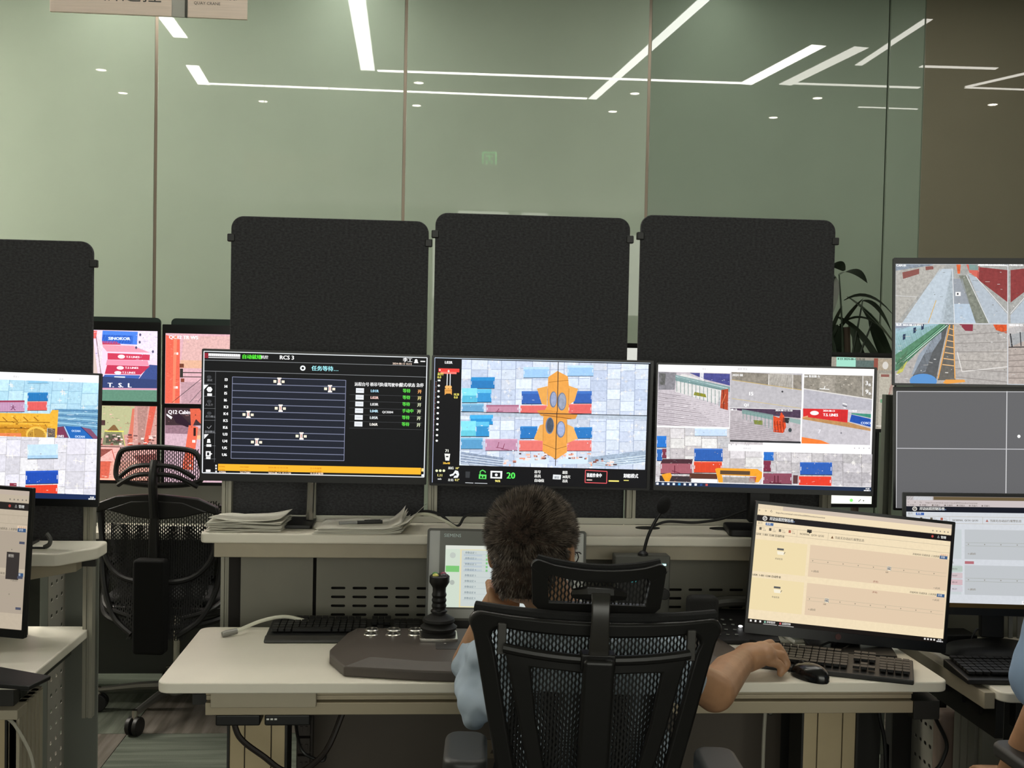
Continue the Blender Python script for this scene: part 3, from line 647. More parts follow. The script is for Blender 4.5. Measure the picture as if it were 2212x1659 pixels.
# --- multi camera screen
bz=(.005,.005,.006,.014); W,H=.61,.36
s=Scr(sw(W,bz),sh_(H,bz),[(88,62),(2102,102),(2052,1232),(58,1196)])
s.R(88,62,2010,1140,'#f6f4f4').up()
s.clip=(*s.m(88,130),*s.m(752,650)); s.P([(80,120),(770,130),(770,660),(60,640)],'#c4bcc2',.3).up()
rr=random.Random(8)
for k in range(18): y=330+18*k; s.L(85,y,300+24*k,y+30+2*k,5,'#a89fa6' if k%2 else '#8c8288').L(240,y-10,760,y+60,4,'#d8d0d4')
s.P([(90,130),(260,140),(240,300),(90,300)],'#88868c',.5).P([(96,140),(160,150),(150,260),(100,250)],'#4c4f44',.5).up()
s.P([(260,180),(320,150),(500,200),(700,290),(640,430),(250,320)],'#dcdad8',.2).P([(380,140),(760,150),(760,260),(520,200)],'#4a4c8c',.4).R(480,140,36,60,'#f4f4f4').up()
s.P([(250,160),(660,250),(760,270),(760,320),(660,300),(250,215)],'#7f9c9c',.2).L(250,172,740,286,8,'#c8dcdc').L(250,200,700,300,6,'#56706c').up()
for k in range(12): s.L(262+36*k,210+9*k,262+36*k,318+12*k,5,'#5a7a76')
s.P([(430,320),(530,340),(540,372),(420,350)],'#8c8c2a',.5).P([(680,300),(745,290),(740,490),(668,470)],'#b0482c',.4).up().L(700,300,700,480,7,'#6c2818').L(720,340,684,430,7,'#e08058')
s.speck(90,330,740,640,40,['#f0eaee','#948a90','#dcd4d8'],8,40,10,.15).speck(260,140,760,250,24,['#b8c8d8','#5c6488','#e0d8dc'],5,22,11)
s.up(); s.clip=(*s.m(64,652),*s.m(1052,1180)); s.clip=(s.clip[0],s.clip[1],s.m(1060,900)[0],s.m(60,1158)[1])
s.slabs(50,640,1070,1200,7,6,['#d2ced0','#c8c6ca','#dcdad8','#c2bcbe'],'#aeaaaa',.3,3)
s.cont(430,655,300,80,'#c4d8f0','#d4e6f8',.2,rib=False).cont(74,735,90,110,'#2c7ad4').cont(74,860,50,110,'#2e6ab8').cont(124,855,40,90,'#803848')
s.cont(424,850,265,118,BLUE,'#4878cc',.1).cont(420,972,262,105,'#e04a2c','#ea5c40',.1).cont(108,950,295,140,'#a8606c','#4a2c34',.3,20)
s.L(240,1010,240,1080,8,'#702c3c').L(215,1060,290,1082,8,'#702c3c').R(380,1080,260,50,'#5a3428').R(100,1105,300,60,'#3a3034').R(390,1132,250,30,'#f4f4f4')
s.speck(170,660,1060,1000,70,['#f0ecea','#8f8e98','#e4dcd4','#76747e','#cfc8c4'],4,15,8).speck(64,1090,400,1160,24,['#5a3c40','#c8a8a4','#e08c5c','#30282c'],6,24,9)
s.up(); Yl='#eca02c'; s.P([(115,1095),(200,1078),(215,1105),(190,1160),(150,1160)],Yl,.2).P([(618,1040),(640,1030),(1010,1036),(1058,1070),(1056,1110),(1020,1160),(980,1160),(1000,1105),(680,1095),(700,1165),(650,1165)],Yl,.15)
s.up().R(665,1052,280,36,'#5a4430').R(690,1112,300,52,'#a09a96',.4).P([(940,1110),(1000,1110),(990,1160),(930,1160)],'#b04a3c')
s.up(); s.clip=(*s.m(1066,875),*s.m(2066,1250)); s.clip=(s.m(1066,1000)[0],s.m(1066,872)[1],1,s.m(1060,1175)[1])
s.slabs(1040,870,2100,1230,7,4,['#c4c0c4','#b8b4b8','#ccc8ca','#bebabc'],'#a4a0a2',.35,9)
s.cont(1066,878,95,80,'#2c70c8').cont(1066,960,70,100,'#803048').cont(1404,970,295,118,'#2f60b8','#3a6cc4',.08).cont(1392,1100,298,90,'#e8402c','#ee4c38',.06).cont(1062,1075,265,100,'#8c4a5c').R(1340,1090,44,80,'#5c3a3c')
s.L(1168,1095,1168,1160,9,'#5c2030').L(1200,1095,1200,1160,9,'#5c2030').L(1120,1160,1230,1166,9,'#5c2030')
s.speck(1070,880,2060,1170,60,['#f0ecea','#8f8e98','#e4dcd4','#76747e','#cfc8c4'],4,16,7)
s.up(); s.clip=(0,0,1,1); s.R(742,806,1320,62,'#fbf9fa')
for x in (770,815,1906,1948,1990,2040): s.up().E(x,812 if x<900 else 836,6,6,'#b4b0b4')
s.T(860,818,13,'1/1 4 画面','#9a989c').T(880,852,13,'视频浏览','#9a989c').T(500,112,14,'预览 1','#b0aeb0').T(830,112,16,'视频 预览','#a0a0a4')
s.up(); s.clip=(*s.m(762,132),*s.m(1424,796)); s.clip=(s.m(760,400)[0],s.m(780,132)[1],s.m(1420,500)[0],s.m(755,466)[1])
s.R(755,120,680,360,'#b9b6ba',.2).up().P([(776,130),(1424,160),(1424,300),(780,205)],'#8e877c',.5).P([(1130,140),(1345,152),(1340,296),(1112,250)],'#cac6c0',.3).up()
s.L(1120,150,1118,250,5,'#e4e0dc').L(1345,150,1342,296,5,'#e4e0dc').L(776,205,1424,298,6,'#c2a96c').L(776,380,1424,470,6,'#c9b88c').T(780,170,22,'2024 08','#f4f4f4',1).T(930,350,34,'15','#fff',2).T(888,452,26,'Q1','#fff',2).E(1246,314,9,9,'#3c3c40')
s.up(); s.clip=(s.m(757,600)[0],s.m(760,470)[1],s.m(1412,600)[0],s.m(755,770)[1])
s.R(750,460,680,320,'#b8b0b4',.3).up().P([(760,465),(1412,480),(1412,560),(1160,540),(760,480)],'#4c3a50',.5).P([(870,480),(1160,530),(1160,580),(870,520)],'#7f9c98').P([(1290,556),(1412,576),(1412,620),(1290,590)],'#8fa8a4').up()
for k in range(9): s.L(880+34*k,505+6*k,880+34*k,572+12*k,5,'#688884')
for k in range(10): s.L(760,590+18*k,1150+30*k,640+20*k,4,'#948a90')
s.P([(975,580),(1060,585),(1060,625),(985,620)],'#7c8440',.5).P([(1160,540),(1215,560),(1235,505),(1260,540),(1280,640),(1250,700),(1160,690)],'#d84a24',.4).P([(1250,555),(1310,560),(1300,610),(1250,600)],'#2c2c30').up()
for k in range(4): s.L(1170+26*k,590,1180+26*k,690,6,'#7a2410')
s.T(766,492,18,'08-13','#fff',1).T(1180,496,16,'2024-08-13 15:10','#fff',1); s.E(1314,672,16,20,'#3c4448')
s.speck(1165,500,1280,700,26,['#f08a5c','#8c2c14','#3c2420','#e0603c'],4,14,12).speck(770,560,1400,760,26,['#d4ccd0','#8c8288'],6,30,13,.2)
s.up(); s.clip=(0,0,1,1); s.P([(757,766),(1412,778),(1412,796),(757,784)],'#2a2a2e')
s.up(); s.clip=(s.m(1440,400)[0],s.m(1436,152)[1],s.m(2070,400)[0],s.m(1420,482)[1]); s.R(1420,140,700,360,'#b4b2ba',.2).up()
s.P([(1436,148),(2090,162),(2080,384),(1436,290)],'#8f897e',.5).P([(1600,160),(1740,165),(1726,320),(1580,300)],'#a8a196',.4).up()
s.L(1436,285,2080,384,9,'#dcd8d4').L(1990,165,1986,350,6,'#e4e2e0').T(2010,250,40,'3₅','#f0f0f0',2).T(2010,330,40,'9₅','#f0f0f0',2).L(1590,285,1680,292,7,'#f0f0ee').L(1640,262,1630,290,7,'#f0f0ee').T(1445,178,18,'2#6 集装箱 左','#f4f4f4',1)
s.speck(1440,160,2080,290,36,['#c4bcb0','#6c665c','#dcd6cc'],5,24,14).speck(1440,330,2080,470,12,['#c8c6d0','#9c9aa4'],5,14,15)
s.L(1800,420,1840,432,7,'#fff').L(1800,440,1840,452,7,'#4c4c54').L(1810,462,1830,466,6,'#fff')
s.up(); s.clip=(s.m(1426,600)[0],s.m(1430,470)[1],s.m(2056,600)[0],s.m(1415,795)[1]); s.R(1410,460,700,380,'#c2bec4',.2).up()
s.P([(1430,545),(1840,592),(2075,660),(2075,680),(1430,570)],'#b88a58',.3).cont(1440,470,405,0.1,'#d0302c') 
s.P([(1436,462),(1850,480),(1842,600),(1436,545)],'#d22a2c',.2).P([(1880,510),(2080,520),(2078,560),(1880,520)],'#3f8c78',.3).P([(1880,524),(2078,570),(2078,645),(1862,590)],'#1f4fa8',.2).up()
for k in range(8): s.L(1760+10*k,485,1756+10*k,585,3,'#a82024')
s.T(1620,540,26,'T.S. LINES','#fff',1.5,.9).E(1540,512,40,20,'#f4f0f0').T(1965,612,22,'COSCO','#dce8ff',1.2).T(1620,498,17,'2024-08-13','#fff',1).T(1850,498,17,'15:10:23','#fff',1)
s.P([(1420,735),(1600,765),(1680,798),(1416,798)],'#ee7c34',.15).P([(1430,548),(1480,536),(1480,550),(1430,560)],'#d89c70').T(1570,700,38,'7','#e4e2e8',2).E(1784,696,8,8,'#7c7a82')
s.up(); s.clip=(0,0,1,1); s.P([(60,1162),(2056,1196),(2052,1232),(58,1198)],'#1d2c48').up()
for k,c in enumerate(['#f4f6f8','#b8c8d8','#d8e0ea','#dfe8f0','#4aa0d8','#e0e4e8','#e8f0fa','#f8f8f8','#2a4a80','#c0504c']): s.R(68+51*k,1170+.8*k,22,20,c)
s.T(2000,1214,12,'15:10','#fff',1).T(1984,1230,11,'2024/8/13','#fff',1)
t=monitor('wide_monitor',(.935,3.045,1.305),(.1,0,-7.5),W,H,'right-hand wide monitor tiled with yard and container camera views on white',bz,s)
MB().box(-.03,.03,.04,.09,-.27,.0).build('stand_neck',M_black,t,bevel=.004); MB().prism(rrect(-.09,.12,.0,.14,.012,4),-.305,-.285).build('stand_base',M_black,t,bevel=.004)
# --- left wide monitor
bz=(.005,.005,.007,.02); W,H=.61,.365
s=Scr(sw(W,bz),sh_(H,bz),[(-1150,500),(815,568),(786,1596),(-1180,1500)])
s.R(-1150,500,1990,1100,'#fbfafa').up()
s.T(60,585,14,'预览 1','#a4a2a6').T(460,604,14,'画面','#a4a2a6')
s.clip=(0,s.m(0,602)[1],1,s.m(0,1060)[1]); s.slabs(-1160,590,820,1100,15,5,['#b4dcee','#a8d0e4','#c0e2f0','#b0d6ea'],'#94bcd4',.22,12,-.1)
s.P([(420,840),(820,850),(820,1100),(440,1100)],'#6f9fc0',.35).up()
for k in range(7): s.L(400,850+20*k,820,862+26*k,7,'#a8d4e8' if k%2 else '#4a7ca8')
s.up(); s.cont(185,610,185,24,'#8cc4e4',rib=False).cont(185,706,178,72,'#2a7cc0','#3a8ccc',.1).cont(183,780,172,75,'#e86462','#ee7470',.08).cont(-60,770,220,95,'#c89abc','#a0405c',.15)
s.T(36,846,34,'大','#7c4868',2).P([(440,990),(500,985),(545,1080),(440,1075)],'#7c3a58',.2).P([(508,984),(650,990),(760,1090),(556,1085)],'#2568b8',.15).P([(650,990),(740,1010),(815,1092),(760,1090)],'#84506c',.2).up()
s.L(508,986,556,1084,6,'#c8dcf0').L(652,990,760,1088,6,'#1c3c80').T(570,1030,16,'OCEAN','#cfe4ff',1).T(600,1078,18,'OCEAN','#cfe4ff',1).T(440,1072,18,'LINES','#f0f0f8',1)
s.speck(0,620,800,830,40,['#d8f0f8','#88b0c8','#e8f6fa'],5,20,16).speck(400,860,810,980,30,['#c8e4f4','#4c7498','#e0f0f8'],6,40,17,.25)
s.up(); Y='#eeb43c'; s.P([(-400,862),(380,880),(400,850),(455,850),(440,1080),(420,1080),(395,1000),(-400,960)],Y,.2).P([(-400,960),(360,970),(350,1078),(-400,1060)],'#cc8c28',.3).up()
for k in range(7): s.L(-300+90*k,905,-260+90*k,940,9,'#a8701c')
s.L(-300,935,380,952,6,'#8c5c14').L(-300,985,200,1000,6,'#8c5c14').E(262,1050,90,66,'#f0c050').up().E(262,1056,76,54,'#b88a34').P([(-200,1030),(130,1036),(130,1070),(-200,1060)],'#e88450').R(360,1000,66,70,'#6c6058',.5).up().L(236,1000,240,1070,6,'#e8b848')
s.speck(-20,880,420,1060,60,['#a8701c','#fcd878','#6c5020','#f4c860'],5,26,18,.6).speck(360,1000,430,1070,12,['#40342c','#b8a898'],5,14,19)
s.up(); s.clip=(0,s.m(0,1060)[1],1,1); s.slabs(-1180,1060,820,1620,15,4,['#e6e4ec','#dcdae4','#ecebee','#d8d6de'],'#c4c2c8',.22,21,-.05)
s.cont(185,1130,265,120,'#a8cce8','#c4e0f0',.75,rib=False).cont(168,1345,285,110,'#2450b8','#2c5ac4',.12).cont(164,1462,282,84,'#ee4830','#f4583c',.05).cont(-60,1470,180,50,'#b85070')
s.R(30,1440,60,50,'#8c3848').up().speck(0,1070,780,1540,70,['#f0ecea','#8f8e98','#e4dcd4','#76747e','#cfc8c4'],4,16,20); s.speck(455,1100,500,1540,30,['#e8d8c0','#8c8478','#f0e8dc'],4,14,21); s.up(); s.clip=(0,0,1,1)
s.P([(-1180,1440),(786,1556),(786,1600),(-1180,1500)],'#1c2c54').up().T(735,1578,11,'15:10','#fff',1).T(720,1592,11,'2024/8/13','#fff',1)
t=monitor('wide_monitor',(-1.2,3.085,1.248),(.3,1.1,1.3),W,H,'wide monitor at the left edge showing yellow spreader and container yard',bz,s)
MB().box(-.03,.03,.04,.09,-.29,.0).build('stand_neck',M_black,t,bevel=.004); MB().prism(rrect(-.11,.11,.02,.15,.012,4),-.307,-.295).build('stand_base',M_black,t,bevel=.002)
# --- right stacked monitors
bz=(.006,.017,.006,.006); W,H=.62,.36
s=Scr(sw(W,bz),sh_(H,bz),[(425,108),(1705,122),(1700,842),(425,828)])
s.R(425,108,1290,740,'#c4cad0').up()
for qx,qy,v in ((425,108,0),(1066,112,1),(425,468,2),(1066,470,3)):
    s.clip=(s.m(qx,qy)[0]+.002,s.m(qx,qy+2)[1],s.m(qx+640,qy)[0],s.m(qx,qy+360)[1])
    if v in (0,1):
        s.R(qx,qy,660,380,'#a8a8a4',.4).up(); m=(lambda x:x) if v==0 else (lambda x:2150-x)
        P=lambda pts,c,a=.2:s.P([(m(x),y) for x,y in pts],c,a)
        P([(425,108),(720,112),(560,300),(440,460),(425,470)],'#b4b1aa',.4); P([(680,140),(750,140),(700,468),(465,468)],'#c0ccd6'); P([(750,140),(760,140),(765,468),(680,468)],'#a9b4bb',.4)
        s.up(); P([(752,200),(810,200),(850,352),(762,352)],'#9aa0a8'); P([(762,352),(850,352),(886,468),(765,468)],'#b8c8d8'); P([(790,180),(830,180),(960,468),(886,468)],'#84887c',.5); P([(840,170),(880,190),(1068,420),(1068,468),(960,468)],'#b4bec8')
        s.up(); P([(900,130),(1068,150),(1068,345),(890,200)],'#8c3c3c',.3); P([(830,110),(908,112),(900,200),(850,165)],'#d4695c'); P([(845,110),(905,112),(900,150),(848,148)],'#4fa8a4'); P([(465,160),(562,138),(562,170),(470,200)],'#8c5650'); P([(598,126),(644,122),(644,142),(600,148)],'#8c5650')
        P([(775,110),(800,110),(796,170),(782,170)],'#e06a3c',.5); P([(425,112),(640,108),(640,118),(425,150)],'#8a94a0',.6)
        s.up()
        for a in ((m(752),140,m(765),468),(m(832),180,m(960),468),(m(885),190,m(1068),410)): s.L(*a,4,'#dfe2e4')
        s.L(m(660),330,m(615),468,4,'#d8b060').L(m(425),300,m(550),310,3,'#d4d4d4').R(m(770)-(40 if v else 0),280,30,24,'#f0f0f0').up().E(m(783)-(12 if v else 0),292,5,6,'#22262c').L(m(900)-(160 if v else 0),118,m(1060)-(0 if v else 0),122,6,'#f4f4f4')
    elif v==2:
        s.R(qx,qy,660,380,'#b4afab',.35).up()
        s.P([(430,530),(690,470),(720,470),(500,700),(425,760)],'#5a8a6c',.4).P([(425,500),(640,470),(680,472),(425,660)],'#a4c4d0',.2).P([(425,470),(560,470),(425,520)],'#8e96a6',.2).up()
        for x,y in ((470,560),(530,520),(575,500)): s.P([(x,y-24),(x+16,y-28),(x+14,y+4),(x,y+10)],'#2c3c58')
        s.P([(640,560),(700,480),(730,470),(680,700),(660,820),(520,800)],'#5c5e60',.3).P([(520,780),(560,660),(690,500),(690,560),(640,640),(600,760)],'#9aa4b0',.2).up()
        for k in range(5): s.L(430+14*k,720-6*k,700+8*k,480,5,['#2f5c44','#8ac09c','#3c6c54','#c8e0d0','#2f5c44'][k])
        for k in range(4): s.P([(430,780-24*k),(450,745-20*k),(500,690-20*k),(470,760-20*k)],'#c4c060' if k==0 else '#54785c',.4)
        s.P([(734,470),(760,470),(770,810),(670,810)],'#6a6660',.3).up().L(738,478,672,800,6,'#eaa858').L(758,478,768,800,6,'#eaa858')
        for k in range(7): y=500+36*k; s.L(736-6.6*k,y,762,y+8,5,'#f0c088')
        s.P([(790,472),(870,472),(868,516),(826,514)],'#8c3444').P([(980,470),(1060,470),(1060,530),(1000,510)],'#d8582c',.5).P([(780,650),(1068,620),(1068,740),(800,758)],'#b8b2ac',.4).up().L(780,640,808,758,5,'#e4e0dc').L(808,758,1066,728,5,'#e4e0dc')
        for k in range(6): s.L(770,540+50*k,1066,520+60*k,4,'#908a86')
        s.E(588,815,78,44,'#5c94d0').P([(700,826),(715,806),(822,806),(826,820),(720,832)],'#eaa24c')
    else:
        s.R(qx,qy,660,380,'#b5a9a2',.35).up().P([(1066,470),(1160,480),(1160,520),(1066,540)],'#d4ccc8').P([(1066,500),(1190,470),(1190,560),(1080,610)],'#a8aaac',.2).P([(1130,490),(1700,480),(1700,560),(1150,520)],'#7c2c34',.3).up().L(1080,530,1090,610,7,'#2c2c30').L(1135,520,1140,605,6,'#3c3c40').L(1070,612,1700,600,6,'#302c2c')
        for k in range(5): s.L(1070,660+34*k,1700,620+44*k,5,'#8c827c')
    s.speck(qx,qy+10,qx+640,qy+350,60,['#e0e0de','#8c8c88','#d0ccc6','#74746e'],4,20,30+v,.35)
    s.up()
s.clip=(0,0,1,1); s.L(425,467,1705,478,4,'#d8dade').L(1067,108,1064,835,4,'#d8dade')
s.T(895,123,13,'2024-08-13 15:10:12','#fff',1).T(1075,125,12,'MONITOR 11','#fff',1).T(430,124,12,'CAM-01','#fff',1).T(430,484,12,'轨道 2024-08-13 15:11','#fff',1).T(1072,486,12,'2024-08-13','#fff',1)
t=monitor('yard_monitor',(1.601,2.992,1.618),(-4.1,-.5,-10.2),W,H,'upper monitor of the right stack showing four container yard camera views',bz,s,.9)
MB().tube([(.0,.03,0),(.0,.13,.0),(.0,.13,-.3)],.014).build('stand_pole',M_black,t)
s=Scr(sw(W,(.008,.012,.006,.006)),sh_(H,(.008,.012,.006,.006)),[(422,858),(1700,870),(1700,1600),(430,1592)])
s.R(422,858,1290,745,'#5f5f61').up().L(424,862,1700,874,4,'#b8b8ba').L(1062,862,1062,1600,5,'#c8c8ca').L(426,1219,1700,1222,5,'#b4b4b8').L(426,862,432,1590,5,'#c0c0c2').E(1132,1142,9,10,'#f4f4f4')
t=monitor('yard_monitor',(1.647,3.058,1.256),(-1.3,-1.4,-15.1),W,H,'lower monitor of the right stack, plain grey screen divided in four',(.008,.012,.006,.006),s,1.0)
MB().box(-.03,.03,.04,.08,-.24,-.1).build('stand_neck',M_black,t,bevel=.004); MB().prism(rrect(-.11,.11,.02,.13,.012,4),-.268,-.255).build('stand_base',M_black,t,bevel=.002)
# --- office monitors
def office(s,Wt,bg,bg2,warm,x0,y0,x1,y1):
    """browser page in unit coordinates u,v of the page"""
    s.R(0,0,1,1,bg).up()
def page(W,H,bg,pan,bar,lft,accent='#4a6c9c',right=False,mark='#8c9a50'):
    s=Scr(W,H,[(0,0),(1000,0),(1000,560),(0,560)])
    s.R(0,0,1000,560,bg,.06).up().R(0,0,1000,20,'#cdbdae' if not right else '#a89c98').R(0,0,130,20,bg).R(0,20,1000,32,bg)
    s.R(0,50,1000,30,bar).up()
    if right: s.R(135,2,865,16,'#6c5c40').R(0,20,1000,32,'#cfc4c4')
    for k,x in enumerate((6,36,66)): s.T(x,33 if not right else 35,9,'←→↻'[k],'#6a645c',.6)
    s.T(95,36,8,'https://ecs.terminal-control.local:8443/monitor/overview','#7a7268',.3)
    if right:
        for k in range(7): s.R(6+60*k,42,8,7,'#54483c').T(18+60*k,49,7,'页面'+'一二三四五六七'[k],'#5a5248',.3)
    for x in (905,925,943,965,983): s.E(x,38,3.4,3.4,'#8b847a')
    s.E(42,65,12,11,'#e8e4dc').up().E(42,65,8,7,'#6c6864').L(37,67,48,60,2.5,'#f0ece4').T(66,70,13,'岸边远程控制系统','#e8e8e4',.6,.85).T(160,70,9,'System','#6a82a8',.3)
    s.E(905,65,6,6,'#b84a44').T(930,70,11,'♙','#e8e8e4').T(948,70,10,'管理','#e8e8e4',.6)
    s.R(48,84,40,13,accent).T(8,94,9,'首页','#8a8478').up().T(52,93,8,'总览','#fff')
    for k in range(4): s.R(18+50*k,108,12,13,['#6c6456','#5c5448','#6c6456','#b0604c'][k]).T(34+50*k,114,7,'%d-1'%k,'#6a6456').T(36+50*k,124,6,'设备','#8a8478')
    s.L(0,102,1000,102,1.4,'#b4a892').L(0,136,1000,136,1.4,'#b4a892').L(212,103,212,136,1.2,'#b4a892').L(372,103,372,136,1.2,'#b4a892')
    s.P([(262,96),(286,96),(286,110),(280,110),(276,115),(272,110),(262,110)],'#1a1816') if not right else None
    s.T(226,124,9,'NORMAL  QC01 QC02','#6c665a',.3).P([(386,126),(400,126),(393,113)],'#7a5a3c' if not right else '#b06c64').T(406,125,10,'当前无自动运行报警信息','#7c7466',.3)
    s.R(948,142,46,13,'#f2d8bc').T(954,152,7,'查看更多','#b07c4c')
    for q,y in ((0,160),(1,340)):
        s.T(4,y-2 if q else 146,9,'L0%dR  1-001 12:00 自动作业'%(q+1),'#5f594c',.5).R(0,y+6,270,150,lft).R(285,y+6,712,150,pan).up()
        s.R(118,y+38,34,9,'#5c5c5c').P([(118,y+52),(152,y+52),(156,y+68),(122,y+68)],'#f6eed8').L(152,y+66,160,y+54,3,'#6c6860').T(112,y+92,7,'作业任务','#8c8474',.3)
        s.T(810,y+2,8,'开始时间 完成状态 上次更新','#7a7264',.3).R(950,y-8,40,15,'#3c5c86').up().T(955,y+3,8,'详情','#e8ecf0')
        c='#b8b098' if not right else '#9a9e90'
        for yy in (y+72,y+88): s.L(290,yy,990,yy,1.2,c)
        for k in range(9): s.P([(300+78*k,y+78),(307+78*k,y+78),(303.5+78*k,y+84)],'#8a8474')
        mx=(696 if q==0 else 392) if not right else (590 if q==0 else 690)
        s.R(mx-11,y+68,22,20,'#eee4cc').up().R(mx-7,y+71,14,3,'#3c4660').R(mx-7,y+78,14,5,'#3c4660').L(mx-9,y+70,mx-9,y+88,1.5,'#3c4660').L(mx+9,y+70,mx+9,y+88,1.5,'#3c4660').T(mx-16,y+100,7,'L0%d'%(q+1),'#5c5646',.3)
        s.T(300,y+132,8,'←(前)位','#8a8272',.3).T(930,y+150 if q==0 else y+26,7,'←(后)位','#8a8272',.3).T(620,y+150 if q==0 else y+20,7,'(作业)','#a07060',.3); s.up()
    if right:
        s.R(286,326,44,14,'#b87078').T(150,338,9,'自动 运行 状态:','#7a7264',.3)
        for k,c in enumerate(('#bccac2','#d4c2c6','#d6b8be','#d2d0d8')): s.R(0,352+34*k,275,28,c).T(225,370+34*k,8,'00:%02d'%(k*7),'#6c6866',.3)
        s.R(560,520,70,18,'#f4f4f6').T(568,532,8,'版权所有','#4c4c50',.3)
    return s
bz=(.007,.008,.008,.026)
s=page(sw(.535,bz),sh_(.345,bz),'#f2dfbc','#e3cbae','#171214','#efdcae')
s.R(0,540,1000,20,'#16110e').up().R(80,557,70,2,'#e0dcd8').R(158,557,78,2,'#e0dcd8')
for k,x in enumerate((12,36,60)): s.R(x,544,9,9,'#f4f2ee')
s.R(84,544,9,9,'#8cbca8').T(97,552,8,'岸桥监控','#e8e4e0',.3).R(162,544,9,9,'#c8585c').T(175,552,8,'远程控制','#e8e4e0',.3)
for k in range(4): s.R(902+16*k,545,9,8,'#e8e4e0')
s.T(972,549,6,'15:10','#fff',.3).T(966,557,6,'2024/8/13','#fff',.3)
t=monitor('office_monitor',(1.111,2.83,.935),(-6.1,5.1,-2.9),.535,.345,'tilted monitor with a warm cream web page, standing on the right of the main desk',bz,s,.85)
MB().box(-.03,.03,.045,.075,-.19,.02).build('stand_neck',M_black,t,bevel=.004,rot=(0,R(-5.1),0)); 
MB().cyl((0,0,0),(0,0,.012),.008).build('logo_badge',mat('dark red badge','#4a1c18',.4),t,(-.02,-.001,-.158),(R(90),0,0)).scale=(1,1,.12)
bz=(.009,.009,.009,.02)
s=page(sw(.54,bz),sh_(.325,bz),'#d8dce2','#c4c8cc','#0e1220','#ccd4d6','#3c64b0',True)
t=monitor('office_monitor',(1.535,2.816,.998),(.1,-1.8,-14.2),.54,.325,'monitor with a cool grey web page and wood coloured lower rim, by the right edge',bz,s,.82)
MB().box(-.26,.26,-.0012,.001,-.1425,-.131).build('lower_rim',mat('bronze rim','#7a6238',.4,.5),t)
MB().box(-.06,.0,.05,.08,-.235,.02).build('stand_neck',M_black,t,bevel=.004); MB().box(.012,.022,.055,.065,-.235,.02).box(.034,.044,.055,.065,-.235,.02).build('stand_rod',M_alu,t)
MB().lathe([(.15,-.276),(.15,-.268),(.13,-.252),(.06,-.238)],(-.02,.03,0),32,sy=.62).build('stand_base',M_black,t)
bz=(.008,.008,.008,.02)
s=page(sw(.54,bz),sh_(.36,bz),'#cfc0aa','#bcae9c','#2a2624','#cabda2','#6c6c78')
s.R(905,250,62,110,'#3c3634').T(912,270,10,'视图','#d8d0c4',.4)
for y in (205,345,470): s.up().R(962,y,26,10,'#54586c')
t=monitor('office_monitor',(-1.212,2.756,.99),(-2,2,-10.6),.54,.36,'monitor with a beige web page, cut off by the left edge',bz,s,.72)
MB().box(-.03,.03,.045,.075,-.29,.02).build('stand_neck',M_black,t,bevel=.004)
MB().prism([(-.14,-.02),(.29,.0),(.29,.1),(-.14,.2)],-.302,-.291).build('stand_base',M_black,t,bevel=.003)
# --- back row: four monitors left, three right
bz=(.005,.022,.005,.006)
def back(loc,W,H,label,s,bz=bz,gain=1.0,rot=(0,0,0)):
    t=monitor('back_row_monitor',loc,rot,W,H,label,bz,s,gain*1.22); return t
z1=1.597; 
s=Scr(.55,.292,[(-330,242),(806,264),(792,968),(-330,940)]); s.R(-330,242,1140,740,'#e6c8dc',.1).up()
s.P([(80,250),(300,262),(290,340),(80,330)],'#d8605c',.3).P([(80,340),(250,350),(240,480),(80,470)],'#8c8c98',.15).P([(80,480),(240,490),(240,700),(80,700)],'#8494c8',.4).P([(300,262),(806,264),(800,560),(700,540),(620,440),(640,300)],'#dcd0e4',.3).up()
s.P([(345,260),(640,270),(632,400),(336,385)],'#4a7cd8',.1).P([(345,300),(600,310),(594,395),(340,380)],'#2c54b0',.1).P([(336,365),(460,368),(500,402),(330,400)],'#b83c50').P([(330,402),(600,412),(740,480),(380,470)],'#e894a4',.1).P([(385,484),(740,500),(735,556),(385,550)],'#c23a54',.1).P([(380,552),(720,560),(730,610),(370,604)],'#e68aa0').P([(380,604),(740,614),(660,700),(360,692)],'#b83450',.1).P([(360,700),(660,706),(640,745),(340,735)],'#3c5ca4').P([(735,600),(800,606),(800,750),(640,750)],'#3c4c84',.2)
s.speck(80,270,330,700,60,['#f0d8e4','#8c5c6c','#d87c84','#5c6cac','#e8ecf4'],6,30,22).speck(620,280,800,560,40,['#f4ecf8','#8c84a0','#b8b0cc'],5,20,23)
s.up().T(392,352,30,'SINOKOR','#dce8ff',2).E(500,520,30,20,'#f0d8e0').T(540,532,20,'T.S LINES','#f4e0e8',1.2).E(490,632,30,18,'#f0d8e0').T(530,640,20,'T.S LINES','#f4e0e8',1.2).E(470,680,30,16,'#f0d8e0').T(505,688,20,'T.S LINES','#f4e0e8',1).R(440,716,90,12,'#d8e4f8').R(140,630,95,36,'#e4ece8').P([(90,590),(240,596),(240,630),(90,626)],'#c46c74')
s.P([(240,350),(268,352),(310,750),(272,750)],'#c8b4ac').P([(300,280),(330,270),(345,420),(320,740),(300,600)],'#dcccd4',.3).L(290,320,335,740,6,'#6c5058').up()
s.P([(80,700),(800,750),(796,836),(80,826)],'#33406c',.1).P([(80,826),(796,836),(796,852),(80,842)],'#c490a4').P([(80,845),(796,854),(794,968),(-330,940),(-330,835)],'#5c8470',.2)
s.P([(190,720),(330,740),(330,770),(190,764)],'#d8c8d4').up().T(385,822,44,'T.  S.  L','#f0ecf8',3,1.05)
for x,y in ((660,300),(655,375),(765,470),(625,430)): s.E(x,y,9,14,'#54506c')
t=back((-1.407,4.7,z1-.173),.575,.335,'back row monitor, upper left: stacked pink and blue containers beside a ship',s,(.006,.036,.006,.006))
